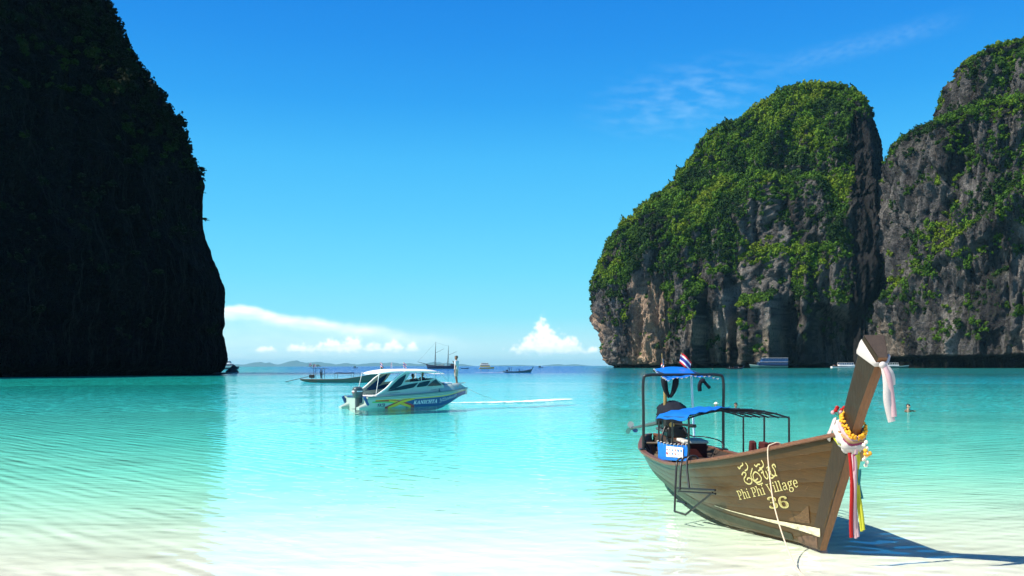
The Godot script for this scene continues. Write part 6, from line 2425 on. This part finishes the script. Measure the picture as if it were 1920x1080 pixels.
# a ferry or tour boat: hull from [z, half beam, rail height], decks with window bands
func tour_boat(called: String, label: String, at: Vector3, turn: float, long: float, hull_m: Material, stripe_m: Material, decks: Array, roof_m: Material, glass: Material, group := "") -> Node3D:
	var o := thing(called, label, "boat", at, turn, group)
	var st := st_new()
	var rows := []
	var beam := long * 0.115
	for i in 25:
		var t := i / 24.0
		var z := (t - 0.5) * long
		var b := beam * (1.0 - pow(maxf(t - 0.55, 0.0) / 0.45, 2.2)) * (0.9 + 0.1 * step(0.0, 0.2, t)) + 0.02
		var h := long * (0.055 + 0.05 * pow(maxf(t - 0.4, 0.0) / 0.6, 1.8))
		var rake := long * 0.04 * step(0.85, 1.0, t)
		rows.append(PackedVector3Array([Vector3(-b, h, z + rake), Vector3(-b * 0.9, h * 0.45, z + rake * 0.5), Vector3(-b * 0.8, -0.4, z), Vector3(b * 0.8, -0.4, z), Vector3(b * 0.9, h * 0.45, z + rake * 0.5), Vector3(b, h, z + rake)]))
	loft(st, rows, false, 1)
	var top := []
	for r in rows:
		top.append(PackedVector3Array([r[0], r[5]]))
	loft(st, top, false, -1)
	cap(st, rows[0])
	part(st, "hull", hull_m, o)
	for side in [0, 5]:
		st = st_new()
		var r3 := []
		for r in rows:
			var p: Vector3 = r[side]
			var q: Vector3 = r[1 if side == 0 else 4]
			var out := Vector3(0.02 if side == 5 else -0.02, 0, 0)
			r3.append(PackedVector3Array([p + out - Vector3(0, 0.06, 0), p.lerp(q, 0.45) + out]))
		loft(st, r3)
		part(st, "stripe", stripe_m, o)
	# decks: [z from, z to, floor, height, half width, windows]
	for d in decks:
		var zl: float = d[1] - d[0]
		st = st_new()
		var w: float = d[4]
		for side in [-1.0, 1.0]:
			quad(st, Vector3(side * w, d[2], d[0]), Vector3(side * w, d[2] + d[3] * 0.35, d[0]), Vector3(side * w, d[2] + d[3] * 0.35, d[1]), Vector3(side * w, d[2], d[1]))
			for k in int(d[5]) + 1:
				var z: float = lerpf(d[0], d[1] - d[3] * 0.4, float(k) / d[5])
				box(st, Vector3(side * w, d[2] + d[3] * 0.65, z), Vector3(0.12, d[3] * 0.7, 0.22), 0.02)
		box(st, Vector3(0, d[2] + d[3] * 0.2, (d[0] + d[1]) * 0.5), Vector3(w * 1.96, d[3] * 0.4, zl * 0.98), 0.05)
		part(st, "deckhouse", hull_m if d.size() < 7 else d[6], o)
		for side in [-1.0, 1.0]:
			for k in int(d[5]):
				var z0: float = lerpf(d[0], d[1] - d[3] * 0.4, (k + 0.08) / d[5])
				var z1: float = lerpf(d[0], d[1] - d[3] * 0.4, (k + 0.92) / d[5])
				st = st_new()
				box(st, Vector3(side * (w - 0.04), d[2] + d[3] * 0.66, (z0 + z1) * 0.5), Vector3(0.05, d[3] * 0.56, z1 - z0), 0.01)
				part(st, "window", glass, o)
		st = st_new()
		quad(st, Vector3(-w, d[2] + d[3] * 0.4, d[1]), Vector3(w, d[2] + d[3] * 0.4, d[1]), Vector3(w, d[2] + d[3], d[1] - d[3] * 0.5), Vector3(-w, d[2] + d[3], d[1] - d[3] * 0.5))
		part(st, "front_window", glass, o)
		st = st_new()
		box(st, Vector3(0, d[2] + d[3] + 0.05, (d[0] + d[1]) * 0.5 - d[3] * 0.15), Vector3(w * 2.12, 0.18, zl + 0.4 - d[3] * 0.3), 0.06)
		part(st, "roof", roof_m, o)
	return o

func build_far_boats() -> void:
	# the longtail beyond the speedboat, its driver standing, broadside on
	var a := small_longtail("grey-green longtail boat broadside beyond the speedboat, its driver standing under the canopy", Vector3(-26.6, 0.02, -136.0), PI * 0.5 - 0.05, 0.9, M.boat_green_grey, M.dark_cloth)
	person("person in dark clothes standing by the engine of the longtail beyond the speedboat", a.transform * Vector3(0.1, 0.13, -2.75), PI * 0.5, "steering", M.skin, M.shirt_dark, M.shorts_dark, 0.03)
	for k in 2:
		var t := thing("flag", ["white pennant at the stern of the longtail beyond the speedboat, higher of two", "small striped flag at the stern of the longtail beyond the speedboat"][k], "flag", a.transform * Vector3(0.3 * k, 2.1, -3.9 + 0.35 * k))
		var st := st_new()
		bar(st, Vector3.ZERO, Vector3(-0.3 + 0.2 * k, 0.75 - 0.2 * k, 0), 0.02, 6)
		part(st, "staff", M.white_paint, t)
		flag_thai(t, Vector3(-0.3 + 0.2 * k, 0.75 - 0.2 * k, 0), Vector3(-0.4, -0.05, 0.1), Vector3(0, -0.3, 0), k * 1.0)
	# one under way towards the open sea
	var b := small_longtail("small dark green longtail boat under way on the blue water, its prow to the right", Vector3(1.9, 0.0, -332.0), PI * 0.5 + 0.08, 0.82, M.boat_teal, M.boat_blue)
	person("person steering the small dark green longtail boat under way", b.transform * Vector3(0.0, 0.13, -2.9), PI * 0.5, "steering", M.skin, M.shirt_dark, M.shorts_dark, 0.045)
	person("person sitting amidships in the small dark green longtail boat under way", b.transform * Vector3(0.0, 0.13, 0.8), PI * 0.5, "sitting", M.skin, M.shirt_dark, M.shorts_dark, 0.045)
	# one full of people below the tall rock
	var c := small_longtail("low dark longtail boat full of people below the tall rock", Vector3(165.5, 0.0, -660.0), -PI * 0.5 + PI, 0.98, M.dark_hull, M.boat_navy)
	var shirts := [M.shirt_white, M.shirt_white, M.shirt_red, M.shirt_dark, M.shirt_red, M.shirt_white]
	var first: Node3D
	for k in 6:
		var said: String = ["person in white standing at the stern of the crowded longtail below the tall rock", "person in white seated next to the one standing in the crowded longtail", "person in red seated amidships in the crowded longtail, nearer its stern", "person in dark clothes seated amidships in the crowded longtail", "person in red seated amidships in the crowded longtail, nearer its prow", "person in white seated nearest the prow of the crowded longtail"][k]
		person(said, c.transform * Vector3(0.2 * (k % 2) - 0.1, 0.13 + (0.1 if k else 0.0), -3.6 + 1.35 * k), PI * 0.5, "steering" if k == 0 else "sitting", M.skin_pale, shirts[k], M.shorts_dark, 0.06, "people in the crowded longtail")
	# two-masted ship
	build_schooner()
	# yellow tour boat
	tour_boat("tour_boat", "bright yellow two-decked tour boat on the horizon, right of the two-masted ship", Vector3(-25.6, 0, -890.0), PI * 0.5 + 0.15, 14.6, M.boat_yellow, M.boat_yellow, [[-6.2, 3.6, 1.5, 2.0, 1.45, 4, M.boat_yellow], [-5.4, 2.2, 3.7, 1.7, 1.3, 4, M.white_paint]], M.boat_yellow, M.gelcoat_shade)
	# ferry under the rock, its bow to the left
	tour_boat("ferry", "double-decked blue and teal ferry with a white roof moored below the tall rock", Vector3(265.0, 0, -915.0), -PI * 0.5, 37.5, M.boat_teal, M.gelcoat_shade, [[-18.5, 11.5, 2.6, 3.6, 4.0, 11, M.boat_navy], [-18.5, 8.0, 6.6, 3.6, 3.9, 10, M.boat_blue]], M.white_paint, M.blue_glass)
	# two tour speedboats partly behind the prow
	var e := tour_boat("tour_boat", "white-roofed blue tour boat with people on its stern, left of the tall prow post", Vector3(334.0, 0, -890.0), PI * 0.5, 27.0, M.white_paint, M.boat_blue, [[-6.5, 9.0, 1.9, 3.2, 2.4, 8, M.white_paint]], M.white_paint, M.blue_glass, "tour boats below the grey cliff")
	for k in 4:
		var said: String = ["person at the very stern of the white-roofed tour boat by the prow post", "person in red second from the stern of the tour boat left of the prow post", "person in white third from the stern of the tour boat left of the prow post", "person in dark clothes nearest the cabin of the tour boat left of the prow post"][k]
		person(said, e.transform * Vector3(-0.8 + 0.5 * (k % 3), 1.5, -12.0 + 1.5 * k), PI, "hand_at_chin", M.skin_pale, shirts[(k + 1) % 6], M.shorts_pale, 0.07, "people on the stern of the tour boat")
	tour_boat("tour_boat", "white and teal tour boat with a raised bow, right of the tall prow post", Vector3(385.0, 0, -890.0), PI * 0.5, 25.0, M.boat_teal, M.white_paint, [[-11.0, 2.5, 1.9, 3.0, 2.3, 7, M.white_paint]], M.white_paint, M.dark_glass, "tour boats below the grey cliff")
	# ship half hidden by the black cliff
	tour_boat("ferry", "white ferry with two decks half hidden behind the foot of the black cliff", Vector3(-285.0, 0, -880.0), PI * 0.5, 27.0, M.dark_hull, M.gelcoat_shade, [[-12.0, 9.0, 2.3, 2.6, 2.6, 8, M.gelcoat_shade], [-12.0, 6.0, 5.2, 2.6, 2.5, 7, M.white_paint]], M.white_paint, M.blue_glass)
	# low dinghy, tiny fishing boat and a sail
	tour_boat("dinghy", "low dark dinghy on the water beside the two-masted ship", Vector3(-47.0, 0, -880.0), PI * 0.5, 8.0, M.dark_hull, M.dark_hull, [], M.dark_hull, M.dark_glass)
	tour_boat("fishing_boat", "tiny dark fishing boat on the horizon to the right of the small green longtail", Vector3(38.0, 0, -1190.0), PI * 0.5, 7.0, M.dark_hull, M.dark_hull, [[-2.0, 1.0, 0.8, 1.6, 0.8, 2, M.dark_hull]], M.dark_hull, M.dark_glass)
	tour_boat("fishing_boat", "tiny dark fishing boat on the horizon above the longtail's raised prow", Vector3(-219.0, 0, -1240.0), PI * 0.5, 7.0, M.dark_hull, M.dark_hull, [[-2.0, 1.0, 0.8, 1.4, 0.8, 2, M.dark_hull]], M.dark_hull, M.dark_glass)

func build_schooner() -> void:
	var at := Vector3(-73.5, 0, -930.0)
	var o := thing("sailing_ship", "dark two-masted sailing ship with bare masts lying on the horizon behind the standing person", "ship", at, -PI * 0.5)
	var st := st_new()
	var rows := []
	for i in 25:
		var t := i / 24.0
		var z := (t - 0.5) * 30.0
		var b := 3.3 * pow(clampf(1.0 - pow(absf(t - 0.42) / 0.58, 2.6), 0.0, 1.0), 0.7) + 0.05
		var h := 2.6 + 1.7 * pow(absf(t - 0.45) / 0.55, 2.0)
		var r := 1.8 * step(0.8, 1.0, t)
		rows.append(PackedVector3Array([Vector3(-b, h, z + r), Vector3(-b * 0.95, h * 0.5, z + r * 0.5), Vector3(-b * 0.6, -0.5, z), Vector3(b * 0.6, -0.5, z), Vector3(b * 0.95, h * 0.5, z + r * 0.5), Vector3(b, h, z + r)]))
	loft(st, rows)
	var top := []
	for r in rows:
		top.append(PackedVector3Array([r[0] - Vector3(0, 0.7, 0), r[5] - Vector3(0, 0.7, 0)]))
	loft(st, top, false, -1)
	cap(st, rows[0])
	part(st, "hull", M.dark_hull, o)
	for side in [0, 5]:
		st = st_new()
		var path := []
		for r in rows:
			path.append(r[side])
		tube(st, path, 0.14, 6)
		part(st, "rail", M.spar_wood, o)
	st = st_new()
	tube(st, [Vector3(0, 4.0, 14.0), Vector3(0, 5.8, 21.0), Vector3(0, 7.0, 25.5)], [0.3, 0.25, 0.16], 7)
	part(st, "bowsprit", M.spar_wood, o)
	for q in [[7.2, 28.0, 0.0], [-6.2, 24.0, 0.0]]:
		st = st_new()
		tube(st, [Vector3(0, 1.5, q[0]), Vector3(0, q[1] * 0.62, q[0] - 0.4), Vector3(0, q[1], q[0] - 0.9)], [0.40, 0.34, 0.14], 8)
		part(st, "mast", M.spar_wood, o)
		st = st_new()
		tube(st, [Vector3(0, q[1] * 0.58, q[0] - 0.6), Vector3(0, q[1] * 0.74, q[0] - 9.6)], [0.16, 0.12], 6)
		part(st, "gaff", M.spar_wood, o)
		st = st_new()
		tube(st, [Vector3(0, 4.2, q[0] - 0.5), Vector3(0, 4.6, q[0] - 10.0)], [0.18, 0.14], 6)
		part(st, "boom", M.spar_wood, o)
		for s in [-1.0, 1.0]:
			st = st_new()
			bar(st, Vector3(s * 3.0, 2.6, q[0] - 1.6), Vector3(0, q[1] * 0.66, q[0] - 0.4), 0.05, 5)
			bar(st, Vector3(s * 3.0, 2.6, q[0] + 0.8), Vector3(0, q[1] * 0.66, q[0] - 0.4), 0.05, 5)
			part(st, "shroud", M.spar_wood, o)
	st = st_new()
	bar(st, Vector3(0, 7.0, 25.4), Vector3(0, 27.5, 6.4), 0.05, 5)
	bar(st, Vector3(0, 27.0, 6.4), Vector3(0, 23.5, -7.0), 0.05, 5)
	part(st, "stay", M.spar_wood, o)
	for q in [[Vector3(0, 3.2, 0.5), Vector3(3.0, 1.5, 6.0), M.gelcoat_shade], [Vector3(0, 3.8, -11.2), Vector3(3.4, 1.9, 4.2), M.spar_wood]]:
		st = st_new()
		box(st, q[0], q[1], 0.1)
		part(st, "deckhouse", q[2], o)
	st = st_new()
	box(st, Vector3(0, 5.0, -2.0), Vector3(3.2, 0.12, 5.0), 0.05)
	for s in [-1.4, 1.4]:
		bar(st, Vector3(s, 2.0, -4.0), Vector3(s, 5.0, -4.0), 0.06, 5)
		bar(st, Vector3(s, 2.0, 0.0), Vector3(s, 5.0, 0.0), 0.06, 5)
	part(st, "awning", M.white_paint, o)
	st = st_new()
	box(st, Vector3(0, 5.3, -11.4), Vector3(3.6, 0.12, 4.6), 0.05)
	part(st, "stern_roof", M.spar_wood, o)

# ---------------------------------------------------------------- rocks, swimmers, buoys, foam
func build_small_things() -> void:
	# the dark rock off the foot of the black cliff
	var n := noise(601, 0.45, 4)
	var p := PackedVector3Array()
	var nu := 40
	var nv := 20
	for j in nv:
		for i in nu:
			var e := PI * j / (nv - 1)
			var a := TAU * i / nu
			var d := Vector3(sin(e) * cos(a), cos(e), sin(e) * sin(a))
			var k := 1.0 + 0.5 * n.get_noise_3d(d.x * 2.2, d.y * 2.2, d.z * 2.2)
			p.append(Vector3(d.x * 2.25, maxf(d.y, -0.2) * 2.5, d.z * 2.0) * k)
	var m := plain("dark_rock", lin(0.035, 0.036, 0.04), 0.95)
	var o := put(grid_mesh(p, nu, nv, true), "boulder", m)
	o.position = Vector3(-114.0, 0.0, -362.0)
	tag(o, "small dark pointed boulder in the water off the foot of the black cliff", "rock")
	p = PackedVector3Array()
	for j in nv:
		for i in nu:
			var e := PI * j / (nv - 1)
			var a := TAU * i / nu
			var d := Vector3(sin(e) * cos(a), cos(e), sin(e) * sin(a))
			p.append(Vector3(d.x * 3.4, d.y * 0.32, d.z * 2.6) * (1.0 + 0.3 * n.get_noise_3d(d.x * 3.0, d.y, d.z * 3.0)))
	o = put(grid_mesh(p, nu, nv, true), "rock_shelf", m)
	o.position = Vector3(-99.0, 0.05, -303.0)
	tag(o, "low flat rock shelf awash at the foot of the black cliff", "rock")
	# people in the water
	swimmer("dark-haired swimmer with head out of the water, right of the longtail's prow", Vector3(21.9, 0.0, -49.0), 0.6, M.hair, M.skin_pale)
	swimmer("dark-haired swimmer just above the longtail's bare canopy ribs", Vector3(12.5, 0.07, -49.5), 0.2, M.hair, M.skin)
	swimmer("swimmer in a pale hat just above the longtail's blue canopy", Vector3(11.5, 0.07, -50.0), 0.2, M.garland_white, M.skin_pale, true)
	swimmer("far swimmer in a pale hat near the tall rock, left of the longtail's stern", Vector3(84.0, 0.1, -610.0), 0.0, M.garland_white, M.skin_pale, true)
	swimmer("far swimmer in a pale hat between the flags and the crowded longtail", Vector3(138.0, 0.1, -610.0), 0.0, M.garland_white, M.skin_pale, true)
	# foam: a bright streak off the speedboat's bow and the wake of the small longtail
	foam("streak of white foam on the water off the speedboat's bow", [[-3.4, -57.5, 0.15], [-1.2, -57.8, 0.4], [1.0, -59.3, 0.75], [2.6, -61.5, 0.8], [3.7, -63.0, 0.25]], 420, 0.24)
	foam("white wake behind the small dark green longtail under way", [[-13.5, -332.0, 0.5], [-9.5, -332.0, 1.4], [-6.0, -332.0, 2.2], [-3.4, -332.0, 1.0]], 160, 0.5)

func foam(label: String, path: Array, count: int, size: float) -> void:
	var st := st_new()
	st.set_smooth_group(-1)
	for k in count:
		var f := rng.randf() * (path.size() - 1.001)
		var i := int(f)
		var a: Array = path[i]
		var b: Array = path[i + 1]
		var t := f - i
		var w := lerpf(a[2], b[2], t)
		var c := Vector3(lerpf(a[0], b[0], t) + rng.randfn() * 0.3, 0.035 + rng.randf() * 0.02, lerpf(a[1], b[1], t) + rng.randfn() * w * 0.55)
		var s := size * rng.randf_range(0.4, 1.3)
		var n := 7
		var turn := rng.randf() * TAU
		var ring := []
		for q in n:
			var e := turn + TAU * q / n
			ring.append(c + Vector3(cos(e) * s * rng.randf_range(0.7, 1.6), 0, sin(e) * s * rng.randf_range(0.5, 1.0)))
		for q in n:
			tri(st, c + Vector3(0, 0.02, 0), ring[q], ring[(q + 1) % n])
	var o := part(st, "foam", M.foam_white)
	tag(o, label, "foam", "", "stuff")
